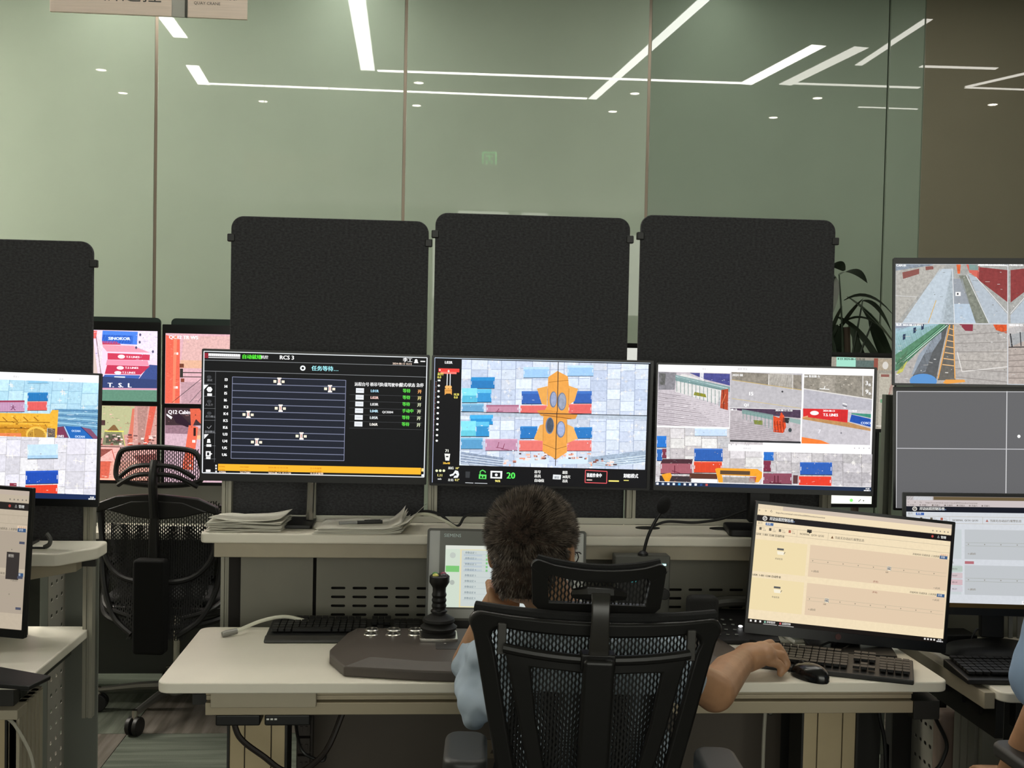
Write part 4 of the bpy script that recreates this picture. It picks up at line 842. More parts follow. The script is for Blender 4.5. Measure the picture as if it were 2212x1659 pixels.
s=Scr(.55,.292,[(848,268),(1980,300),(1980,1010),(840,978)]); s.R(840,268,1140,740,'#cfa4ac',.25).up().P([(1000,300),(1980,300),(1980,560),(980,540)],'#d0a8a4',.3).P([(970,540),(1980,560),(1980,640),(970,620)],'#d4a68c',.2).P([(975,760),(1980,780),(1980,1000),(980,980)],'#b49098',.3).up()
s.P([(850,285),(968,330),(965,978),(842,976)],'#d8604c',.15).up().P([(915,290),(945,290),(925,975),(905,975)],'#e87c60').R(918,462,36,22,'#fff0ec').R(916,804,34,22,'#fff0ec').L(900,970,1220,660,5,'#3c3438').L(1050,970,1210,760,4,'#4c4448').L(1120,968,1230,780,4,'#4c4448').L(990,665,1220,670,9,'#34302c').L(990,708,1210,712,8,'#34302c').R(965,575,36,40,'#6c3c2c',.5).R(968,625,26,90,'#34302c').R(975,725,30,36,'#7c4030').P([(1205,625),(1245,625),(1245,800),(1205,790)],'#3a3c34').T(876,324,36,'QC12 TR WS','#f4e4e8',2,.85)
s.speck(980,300,1980,960,70,['#e4b8b8','#b48890','#dcb49c'],6,40,26,.2).speck(850,290,960,970,26,['#f0907c','#a8402c'],5,18,27)
t=back((-.824,4.7,z1-.18),.575,.335,'back row monitor, upper right: camera view of a red crane beam and cables',s,(.006,.036,.006,.006))
s=Scr(.55,.31,[(-330,1000),(804,1010),(798,1640),(-335,1640)]); s.R(-330,1000,1140,650,'#c09088',.3).up().P([(200,1005),(620,1010),(560,1250),(230,1300)],'#acac84',.1).P([(180,1360),(798,1360),(798,1480),(180,1480)],'#e0a8a0',.3).P([(180,1480),(440,1480),(400,1630),(180,1630)],'#c85c48',.3).P([(420,1480),(798,1470),(798,1640),(400,1640)],'#d8a090',.3).up()
s.P([(250,1010),(275,1010),(235,1340),(190,1340)],'#c06454').P([(296,1010),(318,1010),(325,1350),(300,1350)],'#c06454').P([(600,1030),(618,1030),(600,1345),(560,1345)],'#c8705c').P([(640,1010),(730,1010),(690,1350),(650,1350)],'#a88078',.4).P([(745,1010),(798,1010),(730,1350),(690,1350)],'#cc5c4c',.2).P([(370,1225),(510,1230),(540,1345),(350,1340)],'#7c7c60',.2).P([(390,1250),(490,1250),(505,1330),(378,1326)],'#3c3c34').R(280,1130,95,44,'#4c3434',.4).R(370,1218,160,12,'#d8d060')
s.P([(390,1220),(440,1170),(455,1170),(490,1220)],'#7c5c3c').P([(180,1375),(440,1375),(330,1450),(180,1490)],'#8c4c44',.5).P([(600,1430),(798,1410),(798,1490),(680,1500)],'#84504c',.5).up().L(430,1380,470,1520,7,'#b8584c').L(180,1354,798,1360,6,'#241c1c').L(540,1350,520,1240,7,'#c0b870').L(180,1628,798,1640,14,'#f0a890')
s.speck(190,1010,800,1350,80,['#8c4c44','#e8b0a4','#5c3c38','#d88878','#c8c0a0'],5,26,24).speck(180,1370,800,1630,70,['#a86058','#f0c0b0','#74403c','#e0948c'],6,34,25,.3)
rr=random.Random(2)
for k in range(60): s.R(190+rr.random()*600,1240+rr.random()*100,12+rr.random()*24,6+rr.random()*12,['#5c3c3c','#f0d0c8','#8c4c44','#c8a8a0'][k%4])
t=back((-1.407,4.705,z1-.51),.575,.335,'back row monitor, lower left: brown view of red crane legs and gantry',s,(.006,.01,.006,.012))
s=Scr(.55,.31,[(838,1010),(1980,1040),(1980,1680),(832,1650)]); s.R(838,1010,1140,640,'#c4a4b0',.3).up().P([(840,1010),(1980,1040),(1980,1180),(840,1160)],'#3c2c30',.4).P([(840,1160),(1100,1160),(1080,1240),(840,1230)],'#8c6c78',.4).P([(1100,1190),(1980,1200),(1980,1260),(1090,1250)],'#b48474',.4).P([(1080,1250),(1980,1262),(1980,1300),(1110,1285)],'#d8ac84').up()
s.P([(1040,1160),(1120,1180),(1075,1550),(985,1540)],'#d8644c',.15).P([(1050,1020),(1130,1020),(1240,1180),(1180,1190),(1100,1110),(1060,1200)],'#cc5c44',.2).P([(900,1080),(960,1060),(1060,1160),(1030,1180),(930,1140)],'#2c1c28').P([(850,1060),(900,1090),(890,1110),(850,1075)],'#e8dce4').up().R(1080,1185,20,70,'#2c1c18').R(1070,1290,26,22,'#fff0e8').R(1040,1500,26,18,'#fff0e8').T(864,1062,34,'Q12 Cabin','#f0e4ec',1.8,.9).T(1150,1090,30,'O6','#e8dce4',2)
s.speck(840,1240,1980,1640,70,['#d8b8c8','#a88498','#e4c8d0'],6,40,28,.2).speck(840,1050,1980,1200,40,['#6c4c50','#2c2024','#a87878'],6,26,29)
t=back((-.824,4.705,z1-.515),.575,.335,'back row monitor, lower right: camera view of a red beam under a dark cabin',s,(.006,.01,.006,.012))
for x in (-1.407,-.824):
    k_='behind the back row monitors, %s'%('left one' if x<-1 else 'right one with a small knob')
    t=thing('back_row_screen_board',(x,4.78,1.40),'thin dark board edge rising '+k_,'screen panel')
    MB().prism(rrect(-.27,.27,-.2,.212,.02,5),0,.01,'y').build('board',mat('dark green board','#20302a',.6),t)
    if x>-1: MB().ell((.01,0,.217),(.012,.01,.014)).build('knob',M_black,t)
M_wood=mat('back desk beige','#b0a794',.5)
bd=thing('back_row_desk',(0,0,0),'plain grey back row desk under the four stacked monitors, behind the empty chair','desk')
MB().box(-2.6,-.35,4.62,5.0,.70,.73).build('desktop',M_top,bd,bevel=.004); MB().box(-2.6,-.35,4.95,4.97,.05,.70).build('back_board',mat('dark olive board','#3f413b',.6),bd)
MB().box(-2.6,-.35,4.86,4.9,.73,1.0).build('mount_board',mat('grey mount board','#8e8f8a',.5),bd)
for x in (-2.5,-.45): MB().box(x-.03,x+.03,4.65,4.93,0,.70).build('leg',M_alu,bd)
for x in (-1.407,-.824):
    for z in (1.42,1.09):
        pass
    MB().box(x-.015,x+.015,4.745,4.775,.73,1.5).build('monitor_pole',M_black,bd)
bd2=thing('back_row_desk',(0,0,0),'back row desk on the right, mostly hidden behind the shelf and monitors','desk')
MB().box(.3,2.9,4.62,5.0,.70,.73).build('desktop',M_top,bd2,bevel=.004)
for x in (.4,2.8): MB().box(x-.03,x+.03,4.65,4.93,0,.70).build('leg',M_alu,bd2)
MB().box(1.6,1.63,4.76,4.79,.73,1.4).box(1.1,1.13,4.76,4.79,.73,1.4).build('monitor_pole',M_black,bd2)
s=Scr(.56,.31,[(-360,636),(403,644),(400,1085),(-360,1080)]); s.R(-370,630,790,470,'#9a9488',.3).up().P([(48,640),(165,644),(165,718),(48,716)],'#9fd8c4').P([(165,660),(275,660),(275,720),(165,720)],'#5c6c68',.4).P([(275,646),(300,646),(300,720),(275,720)],'#8c5044').P([(300,650),(400,650),(400,720),(300,720)],'#a89c88',.4)
s.P([(310,740),(400,740),(400,1080),(310,1080)],'#b4aea0',.3).P([(392,650),(404,650),(384,1084),(330,1084),(372,850)],'#8c3c38',.15).up().T(55,658,13,'8 23 2024-08-13 15:10','#3c4c44',.8).R(320,745,50,16,'#8c5c54').R(320,900,24,22,'#6c9c78').E(345,690,18,24,'#d0ccc4').L(300,1065,400,1070,5,'#dcd8d0')
t=back((1.735,4.7,1.355),.575,.345,'back row monitor peeping out beside the wide monitor, red post in its view',s,(.006,.012,.006,.006),.8)
s=Scr(.56,.31,[(-400,1105),(342,1110),(340,1550),(-400,1545)]); s.R(-400,1105,790,450,'#e9efdd').up()
for k in range(10): s.R(326,1120+26*k,8,7,'#8c9488')
s.R(310,1282,24,5,'#4c5448').E(220,1528,10,10,'#7ce06c').L(262,1536,276,1522,4,'#4c4c4c').E(292,1530,4,4,'#4c4c4c')
t=back((1.655,4.705,1.02),.6,.335,'back row monitor with a pale green screen, just left of the grey green post',s,(.006,.006,.012,.012),1.0)
s=Scr(.56,.31,[(0,0),(100,0),(100,100),(0,100)]); s.R(0,0,100,100,'#cfd0c8',.05).up().R(60,30,20,60,'#8a9490').L(85,0,98,60,3,'#f4f4f0').R(0,70,70,30,'#9aa4a0')
t=back((1.1,4.7,1.375),.575,.345,'back row monitor seen only through the gap between two felt screens',s,(.006,.012,.006,.006),.8)
# ------------------------------------------------------------ chairs
M_ck=mat('black chair plastic','#121110',.42); M_cm=mat('black chair mesh','#121211',.7); M_cf=mat('black chair fabric','#101010',.9,bump=.4,bscale=300)
def interp(tab,z):
    for (a,va),(b,vb) in zip(tab,tab[1:]):
        if min(a,b)<=z<=max(a,b): return va+(vb-va)*(z-a)/(b-a)
    return tab[0][1] if abs(z-tab[0][0])<abs(z-tab[-1][0]) else tab[-1][1]
def band(outer,inner,t,S,name,m,parent,bevel=.003,close=True):
    """closed band between two outlines of equal length, laid on the surface S, thickness t towards the viewer"""
    n=len(outer); b=MB(); L=[[S(*p) for p in outer],[S(*p) for p in inner]]
    vs=[Vector(p) for p in L[0]]+[Vector(p) for p in L[1]]+[Vector(p)+Vector((0,-t,0)) for p in L[0]]+[Vector(p)+Vector((0,-t,0)) for p in L[1]]; fs=[]
    for i in range(n if close else n-1):
        j=(i+1)%n; a,b1,c,d=i,j,n+j,n+i
        fs+=[(a,b1,c,d),(2*n+d-0,2*n+c,2*n+b1,2*n+a),(a,2*n+a,2*n+b1,b1),(d,c,2*n+c,2*n+d)]
    if not close: fs+=[(0,n,3*n,2*n),(n-1,3*n-1,4*n-1,2*n-1)]
    b.add(vs,fs); me=b.mesh(name,.7); bm=bmesh.new(); bm.from_mesh(me); bmesh.ops.recalc_face_normals(bm,faces=bm.faces); bm.to_mesh(me); bm.free()
    o=link(name,me,m,parent)
    if bevel: q=o.modifiers.new('b','BEVEL'); q.width=bevel; q.segments=2; q.limit_method='ANGLE'; q.angle_limit=.7
    return o
def lattice(S,z0,z1,hw,pitch,per,wd,name,parent,m,cx=0,y=.004):
    """woven chair mesh: zigzag strands that touch their neighbours"""
    vs=[];fs=[]; n=int(max(hw(z) for z in (z0,(z0+z1)/2,z1))/pitch)+1; rows=int((z1-z0)/(per/2))
    for i in range(-n,n+1):
        prev=None
        for k in range(rows+1):
            z=z0+k*per/2; x=cx+i*pitch+(pitch*.5-wd*.25)*(1 if (k+i)%2 else -1)*.5*1.0
            if abs(x-cx)>hw(z): prev=None; continue
            a=S(x-wd/2,z); b_=S(x+wd/2,z); o=len(vs); vs+= [(a[0],a[1]+y,a[2]),(b_[0],b_[1]+y,b_[2])]
            if prev is not None: fs.append((prev,prev+1,o+1,o))
            prev=o
    me=bpy.data.meshes.new(name); me.from_pydata(vs,[],fs); o=link(name,me,m,parent); return tag(o,kind='stuff')
def outline(tab,zt,zb,inset,r,k=10,dip=0,top=0):
    """left-right symmetric outline from a half-width table, rounded top corners"""
    pts=[]
    zs=[zb+(zt-zb)*i/k for i in range(k+1)]
    for z in zs[:-1]: pts.append((interp(tab,z)-inset,z))
    w=interp(tab,zt)-inset
    for a in (0,25,50,75,90): pts.append((w-r+r*math.cos(R(a)),zt-r+r*math.sin(R(a))-0*dip))
    for i in range(1,8):
        x=(w-r)*(1-2*i/8); pts.append((x,zt-dip*(1-(x/(w))**2)))
    for a in (90,105,130,155,180): pts.append((-(w-r)+r*math.cos(R(a)),zt-r+r*math.sin(R(a))))
    for z in zs[:-1][::-1]: pts.append((-(interp(tab,z)-inset),z))
    return pts
def star_base(t,cx,cy,zc,rad,ang0,m,mh=None,cast=.028):
    b=MB().cyl((cx,cy,.07),(cx,cy,.13),.032,.03); b.build('base_hub',m,t)
    MB().cyl((cx,cy,.12),(cx,cy,zc),.016).build('gas_lift',mh or M_black,t)
    for k in range(5):
        a=R(ang0+72*k); d=Vector((math.cos(a),math.sin(a),0)); e=Vector((cx,cy,0))+d*rad
        l=MB().tube([Vector((cx,cy,.105))+d*.02,Vector((cx,cy,.10))+d*rad*.5,e+Vector((0,0,.085))],[.02,.017,.012],8,up=(0,0,1)).build('base_leg',m,t)
        MB().cyl(e+Vector((0,0,.055)),e+Vector((0,0,.098)),.011).build('caster_stem',M_chr,l)
        nrm=Vector((-d.y,d.x,0)); c=MB()
        for s in (-1,1): c.cyl(e+nrm*s*.006+Vector((0,0,cast)),e+nrm*s*.024+Vector((0,0,cast)),cast,n=20)
        c.build('caster',M_ck,l,bevel=.003)
M_chr=mat('polished chrome','#c8c4bb',.18,1.0)
# main chair
ch=thing('office_chair',(.284,2.0,0),'black mesh office chair with headrest in the foreground, the man sits in it','chair',rot=(0,R(1.2),R(-3)))
ch.scale=(.975,1,1)
tab=[(.50,.115),(.6,.14),(.75,.172),(.85,.193),(.95,.213),(1.046,.234)]
S=lambda x,z:(x,-.02+.75*x*x-(z-.75)*.16,z)
o1=outline(tab,1.046,.52,0,.022,12,.006); i1=outline(tab,1.018,.55,.035,.02,12,.006)
band(o1,i1,.02,S,'back_frame',M_ck,ch,.006)
MB().tube([Vector(S(x,1.044-.006*(1-(x/.23)**2)))+Vector((0,.004,.004)) for x in [-.222+.444*i/16 for i in range(17)]],.011,10).build('top_roll',M_cf,ch)
ow=[(.166,.99),(.0,.978),(-.168,.992),(-.158,.95),(-.132,.84),(-.108,.74),(-.08,.62),(-.055,.56),(.055,.56),(.08,.62),(.108,.74),(.134,.84),(.157,.95)]
iw=[(.118,.955),(.0,.950),(-.118,.957),(-.116,.94),(-.104,.86),(-.08,.75),(-.06,.65),(-.04,.60),(.04,.60),(.06,.65),(.08,.75),(.105,.86),(.116,.94)]
S2=lambda x,z:(x,S(x,z)[1]-.028,z)
band(ow,iw,.014,S2,'inner_brace',M_ck,ch,.005)
for s in (-1,1):
    MB().box(-.008,.008,-.006,.006,-.025,.03).build('brace_hanger',mat('dark grey plastic','#33312d',.45),ch,Vector(S2(s*.172,1.0)),bevel=.002)
MB().tube([Vector(S2(x,.989-.011*(1-(x/.17)**2)))+Vector((0,-.012,0)) for x in [-.168+.336*i/12 for i in range(13)]],.009,10).build('brace_bar',M_ck,ch)
MB().box(-.028,.028,-.055,-.03,.0,.44).build('spine',M_ck,ch,(0,-.01,.56),(R(9),0,0),bevel=.008,seg=3)
MB().box(-.031,.031,-.05,-.02,.0,.03).build('post_socket',M_ck,ch,(0,-.06,.965),(R(4),0,0),bevel=.003)
pp=[(0,-.105,.975),(0,-.112,1.02),(0,-.114,1.06),(0,-.108,1.085),(0,-.09,1.10)]
b=MB(); q=spline(pp,5)
for side in (0,1): pass
b.tube(q,[.005]*len(q),8,sx=1)
me=MB()
vs=[];fs=[]
for i,p in enumerate(q):
    wd=.019-.003*math.sin(i/len(q)*PI)
    t_=(q[min(i+1,len(q)-1)]-q[max(i-1,0)]).normalized(); nn=Vector((0,-t_.z,t_.y))*.004
    vs+= [p+nn+Vector((-wd,0,0)),p+nn+Vector((wd,0,0)),p-nn+Vector((wd,0,0)),p-nn+Vector((-wd,0,0))]
    if i: 
        o=4*(i-1); fs+=[(o+k,o+(k+1)%4,o+4+(k+1)%4,o+4+k) for k in range(4)]
fs+=[(0,1,2,3),(len(vs)-4,len(vs)-1,len(vs)-2,len(vs)-3)]
mm=MB().add(vs,fs).mesh('headrest_post',.6); bm=bmesh.new(); bm.from_mesh(mm); bmesh.ops.recalc_face_normals(bm,faces=bm.faces); bm.to_mesh(mm); bm.free()
o=link('headrest_post',mm,mat('satin black plastic','#2b2926',.3),ch); q_=o.modifiers.new('b','BEVEL'); q_.width=.002; q_.segments=2
MB().tube([(-.045,-.072,1.088),(-.02,-.09,1.094),(.02,-.09,1.094),(.045,-.072,1.088)],[.009,.013,.013,.009],8).build('headrest_bracket',M_ck,ch)
th=[(1.045,.098),(1.06,.118),(1.10,.121),(1.145,.124)]
SH=lambda x,z:(x,-.055+1.6*x*x-(z-1.1)*.25,z)
band(outline(th,1.143,1.043,0,.014,6,.012),outline([(1.045,.07),(1.06,.088),(1.13,.096)],1.118,1.066,0,.01,6,.009),.018,SH,'headrest_frame',M_ck,ch,.005)
MB().tube([Vector(SH(x,1.143-.012*(1-(x/.121)**2)))+Vector((0,.003,.003)) for x in [-.112+.224*i/14 for i in range(15)]],.006,8).build('headrest_roll',M_cf,ch)
lattice(SH,1.062,1.126,lambda z:.098,.0066,.0125,.0039,'headrest_mesh',ch,M_cm)
lattice(S,.53,1.03,lambda z:interp(tab,z)-.02,.0066,.0128,.0043,'back_mesh',ch,M_cm)
S3=lambda x,z:(x,S(x,z)[1]+.035,z)
lattice(S3,.56,.89,lambda z:.15,.0061,.0122,.0044,'lumbar_mesh',ch,M_cm)
for s,xc,zt in ((-1,-.230,.762),(1,.268,.748)):
    a=MB().prism(rrect(-.042,.042,-.02,.15,.03,6),zt-.045,zt).build('armrest_pad',M_cf if 0 else mat('armrest rubber','#2a2a29',.5),ch,(xc,0,0),bevel=.012,seg=4)
    MB().box(xc-.02,xc+.02,.07,.13,.55,zt-.034).build('armrest_post',M_ck,ch,bevel=.006)
    MB().box(min(xc,0),max(xc,0),.08,.12,.44,.47).build('armrest_arm',M_ck,ch,bevel=.005)
MB().prism(rrect(-.235,.235,.02,.47,.07,6),.455,.50).build('seat',M_cf,ch,bevel=.018,seg=3)
MB().box(-.1,.1,.05,.35,.39,.455).build('tilt_mechanism',M_ck,ch,bevel=.01)
MB().tube([(0,-.02,.6),(0,-.03,.5),(0,.08,.43)],[.03,.032,.03],8,sx=1.3).build('back_bracket',M_ck,ch)
star_base(ch,0,.2,.4,.32,18,M_ck)
# empty chair behind
cb=thing('office_chair',(-1.04,4.40,0),'empty black mesh office chair with curved frame, standing in the gap between the desks','chair',rot=(0,0,R(-6)))
tb=[(.33,.10),(.45,.17),(.6,.215),(.75,.235),(.88,.24),(.93,.20)]
SB=lambda x,z:(x,-.03+.9*x*x-abs(z-.72)**2*.3,z)
def loop(pts,r,name,m=M_ck,k=6,closed=False,off=0,**kw): return MB().tube([Vector(SB(x,z))+Vector((0,off,0)) for x,z in [(p.x,p.z) for p in spline([(a,0,b_) for a,b_ in pts],k,closed)]],r,8,closed=closed,**kw).build(name,m,cb)
loop([(-.235,.86),(-.225,.75),(-.2,.66),(-.13,.60),(0,.585),(.13,.60),(.2,.66),(.225,.75),(.235,.86)],.011,'lumbar_loop',off=-.03)
loop([(-.24,.88),(-.238,.70),(-.22,.55),(-.17,.44),(-.09,.38)],.012,'back_frame_side'); loop([(.24,.88),(.238,.70),(.22,.55),(.17,.44),(.09,.38)],.012,'back_frame_side')
MB().prism([( -.24,.845),(-.235,.885),(-.16,.915),(0,.925),(.16,.912),(.235,.88),(.245,.845),(.16,.865),(.06,.858),(-.06,.858),(-.16,.868)],-.045,-.02,'y').build('top_frame',M_ck,cb,bevel=.008,seg=3)
MB().prism([(-.2,.86),(-.1,.835),(0,.825),(.1,.835),(.2,.86),(.1,.895),(0,.90),(-.1,.895)],-.05,-.03,'y').build('top_shell',M_ck,cb,bevel=.006)
lattice(SB,.36,.90,lambda z:interp(tb,z)-.005,.009,.016,.0048,'back_mesh',cb,M_cm)
lattice(lambda x,z:(x,SB(x,z)[1]+.03,z),.36,.80,lambda z:interp(tb,z)-.02,.008,.014,.0062,'inner_mesh',cb,M_cm)
MB().prism([(-.022,.42),(.022,.42),(.018,.70),(.014,.86),(-.014,.86),(-.018,.70)],-.085,-.05,'y').build('spine',M_ck,cb,bevel=.006)
MB().prism(rrect(-.062,.062,.32,.685,.016,4),-.13,-.07,'y').build('spine_cover',mat('black rubber cover','#111110',.8,spec=.2),cb,bevel=.012,seg=3)
hz=[(-.168,.985),(-.163,1.05),(-.14,1.09),(-.07,1.103),(.0,1.106),(.07,1.102),(.135,1.09),(.16,1.05),(.165,.985),(.12,.965),(0,.958),(-.12,.965)]
MB().tube([Vector((p.x,-.04+p.x*p.x*.8,p.z)) for p in spline([(a,0,b_) for a,b_ in hz],5,True)],.011,8,closed=True).build('headrest_frame',M_ck,cb)
lattice(lambda x,z:(x,-.045+x*x*.8,z),.965,1.10,lambda z:.158,.008,.015,.0042,'headrest_mesh',cb,M_cm)
for z0,w_,y in ((1.02,.145,-.07),(.985,.155,-.065)):
    MB().tube(spline([(-w_,y+.03,z0-.03),(-.08,y,z0+.012),(0,y-.01,z0+.02),(.08,y,z0+.012),(w_,y+.03,z0-.03)],5),.009,8).build('headrest_bar',M_ck,cb)
MB().tube(spline([(0,-.07,.84),(0,-.085,.93),(0,-.09,1.0),(0,-.07,1.055)],5),[.017]*16,10,sx=1.1).build('headrest_post',M_ck,cb)
MB().prism(rrect(-.25,.25,.0,.45,.09,6),.44,.475).build('seat_pan',M_ck,cb,bevel=.01); MB().prism(rrect(-.24,.24,.02,.46,.08,6),.475,.51).build('seat',M_cf,cb,bevel=.015,seg=3)
for s in (-1,1):
    MB().tube(spline([(s*.05,-.02,.40),(s*.2,.02,.42),(s*.27,.12,.46),(s*.28,.2,.60)],6),.013,8).build('armrest_support',M_ck,cb)
    MB().prism(rrect(s*.28-.035,s*.28+.035,.08,.30,.03,4),.60,.63).build('armrest_pad',M_ck,cb,bevel=.008)
    MB().tube(spline([(s*.10,-.03,.44),(s*.2,-.01,.47),(s*.24,.05,.50)],5),.010,8).build('seat_arch',M_ck,cb)
star_base(cb,-.0,.21,.42,.31,-101,mat('grey alloy','#7d7b76',.28,.85),M_chr,.036)
# ------------------------------------------------------------ people
M_skin=mat('skin','#ab8160',.5,noise=.10,scale=25,bump=.15,bscale=180); M_shirt=mat('pale blue shirt cloth','#a3b1bf',.85,bump=.3,bscale=12,spec=.2)
M_trou=mat('dark navy cloth','#20232c',.9); M_shoe=mat('black shoe','#141312',.4)
def organic(mb,name,m,parent,voxel,smooth=6,post=None):
    me=mb.mesh(name,0); o=bpy.data.objects.new(name,me); col.objects.link(o)
    r=o.modifiers.new('r','REMESH'); r.mode='VOXEL'; r.voxel_size=voxel; r.use_smooth_shade=True
    s=o.modifiers.new('s','SMOOTH'); s.factor=.5; s.iterations=smooth
    dg=bpy.context.evaluated_depsgraph_get(); dg.update(); nm=bpy.data.meshes.new_from_object(o.evaluated_get(dg)); nm.name=name
    bpy.data.objects.remove(o)
    if post:
        N_=[v.normal.copy() for v in nm.vertices]; C_=[v.co.copy() for v in nm.vertices]
        nm.vertices.foreach_set('co',[q for c_,n_ in zip(C_,N_) for q in post(c_,n_)])
    nm.polygons.foreach_set('use_smooth',[True]*len(nm.polygons)); nm.update(); nm.materials.clear(); 
    return link(name,nm,m,parent)
def wrinkle(amp,f,k=1.0):
    def g(c,n):
        d=noise.noise(Vector((c.x*f,c.y*f*.7,c.z*f*1.4)))*amp+noise.noise(Vector((c.x*f*2.3+5,c.y*f*2,c.z*f*2)))*amp*.4
        return c+n*d
    return g
def head_prims(b,Mh):
    E_=lambda c,r,M2=None:b.ell(Mh@Vector(c),r,18,12,Mh.to_3x3().to_4x4()@(M2 or Matrix()))
    E_((0,-.012,.018),(.083,.1,.09)); E_((0,.03,-.04),(.062,.066,.072)); E_((0,.045,-.085),(.046,.046,.032)); E_((0,-.045,-.058),(.064,.056,.062))
    b.cap(Mh@Vector((0,.092,-.012)),Mh@Vector((0,.110,-.048)),.009,.014); E_((0,.082,.008),(.05,.016,.012)); E_((0,.094,-.074),(.022,.010,.006)); E_((0,.092,-.084),(.02,.010,.006))
    for s in (-1,1):
        E_((s*.087,-.002,-.018),(.007,.02,.031),Matrix.Rotation(R(s*18),4,'Z')); E_((s*.089,.0,-.036),(.008,.011,.013)); E_((s*.031,.086,-.012),(.014,.01,.009)); E_((s*.045,.062,-.04),(.022,.022,.02))
def finger(b,pts,r0,r1):
    n=len(pts)-1
    for i in range(n): b.cap(pts[i],pts[i+1],r0+(r1-r0)*i/n,r0+(r1-r0)*(i+1)/n,10)
def hair_on(Mh,parent,n,mdark,crown,seed=1):
    rr=random.Random(seed); vs=[];fs=[]
    c0=Vector((0,-.012,.018)); rad=Vector((.083,.1,.09))
    for i in range(n):
        d=Vector((rr.gauss(0,1),rr.gauss(0,1),rr.gauss(0,1))).normalized()
        p=Vector((d.x*rad.x,d.y*rad.y,d.z*rad.z))+c0
        if p.z<-.078 or (p.y>.055 and p.z<.055) or (p.y>.015 and p.z<-.01) or (p.z<-.045 and abs(p.x)>.07): continue
        if p.z<-.03: p.y-=.012
        cd=(p-crown).length
        if cd<.045 and rr.random()<.6*(1-cd/.045)+.25: continue
        ln=(.010+.012*max(0,min(1,(p.z+.05)/.1)))*(.75+.5*rr.random())
        away=(p-crown); away.normalize() if away.length>0 else None
        dirn=(Vector((d.x/rad.x,d.y/rad.y,d.z/rad.z)).normalized()*.8+away*.35+Vector((rr.gauss(0,.16),rr.gauss(0,.16),rr.gauss(0,.16)))+ (Vector((0,0,-.5)) if p.z<0 else Vector((0,0,.12)))).normalized()
        wv=dirn.cross(Vector((rr.random()-.5,rr.random()-.5,rr.random()-.5))).normalized()*.0009
        a=p-dirn*.003; o=len(vs); vs+=[Mh@(a-wv),Mh@(a+wv),Mh@(p+dirn*ln*.6+wv*.8),Mh@(p+dirn*ln),Mh@(p+dirn*ln*.6-wv*.8)]; fs+=[(o,o+1,o+2,o+4),(o+4,o+2,o+3)]
    for i in range(n//4):
        d=Vector((rr.gauss(0,1),rr.gauss(0,1),rr.gauss(0,1))).normalized(); p=Vector((d.x*.064,d.y*.056,d.z*.062))+Vector((0,-.045,-.058))
        if p.y>-.03 or p.z>-.04 or d.z<-.8: continue
        dirn=(d*.6+Vector((rr.gauss(0,.15),rr.gauss(0,.15),-.7))).normalized(); wv=dirn.cross(Vector((rr.random()-.5,rr.random()-.5,rr.random()-.5))).normalized()*.0009
        ln=.009+.005*rr.random(); a=p-dirn*.002; o=len(vs); vs+=[Mh@(a-wv),Mh@(a+wv),Mh@(p+dirn*ln*.6+wv*.8),Mh@(p+dirn*ln),Mh@(p+dirn*ln*.6-wv*.8)]; fs+=[(o,o+1,o+2,o+4),(o+4,o+2,o+3)]
    me=bpy.data.meshes.new('hair'); me.from_pydata(vs,[],fs); h=link('hair',me,mdark,parent); tag(h,kind='stuff')
    b=MB(); cc=[]
    b.ell(Mh@c0,(.0845,.1015,.0915),32,22,Mh.to_3x3().to_4x4()); b.ell(Mh@Vector((0,-.045,-.058)),(.0655,.0575,.0635),24,16,Mh.to_3x3().to_4x4())
    Mi=Mh.inverted(); keep=[]
    for f in b.f:
        c=Mi@(sum((Vector(b.v[i]) for i in f),Vector())/len(f))
        if (c.z<-.078 and c.y>-.03) or c.z<-.108 or (c.y>.055 and c.z<.055) or (c.y>.012 and c.z<-.01) : continue
        keep.append(f)
    b.f=keep; b.build('hair_base',mat('short dark hair base','#3a2b21',.9,noise=.5,scale=60,bump=.6,bscale=250),h)
M_hair=mat('dark greying hair','#5f554c',.5,noise=.95,scale=60,spec=.35)
# main man
pm=thing('person',(0,0,0),'man with short dark hair in a pale blue shirt, seated in front, cheek on fist','person')
Mh=Matrix.Translation((.222,2.33,1.098))@Matrix.Rotation(R(-24),4,'Z')@Matrix.Rotation(R(-14),4,'X')@Matrix.Rotation(R(-3),4,'Y')
V=Vector
b=MB(); head_prims(b,Mh)
b.cap((.225,2.30,1.05),(.285,2.27,.945),.052,.054)
b.ell((.325,2.25,.82),(.14,.075,.11)); b.ell((.33,2.2,.66),(.135,.08,.14)); b.ell((.33,2.2,.54),(.135,.09,.06))
for s,k in ((-1,(.22,2.56,.52)),(1,(.45,2.56,.52))):
    h=V((.33+s*.085,2.24,.53)); b.cap(h,k,.068,.05); a=V((k[0]+s*.01,2.60,.12)); b.cap(k,a,.052,.036); b.cap(a-V((0,0,.05)),a+V((0,.13,-.075)),.034,.026)
# left arm (elbow on the console, fist at the cheek)
b.cap((.18,2.25,.87),(.155,2.32,.855),.038,.035); b.cap((.155,2.32,.855),(.105,2.50,.80),.034,.038); b.cap((.10,2.50,.80),(.150,2.41,.955),.041,.03)
b.ell((.168,2.372,.985),(.038,.03,.03)); b.cap((.150,2.41,.955),(.166,2.375,.985),.03,.033)
for k in range(4):
    o=V((.154+.0,2.352+.0165*k-.006,.992+.002*k)); finger(b,[o+V((.0,.0,0)),o+V((-.02,-.012,.012)),o+V((-.014,-.026,-.008)),o+V((.010,-.02,-.018))],.0098,.0078)
finger(b,[V((.19,2.35,.97)),V((.172,2.33,.965)),V((.15,2.335,.97))],.011,.009)
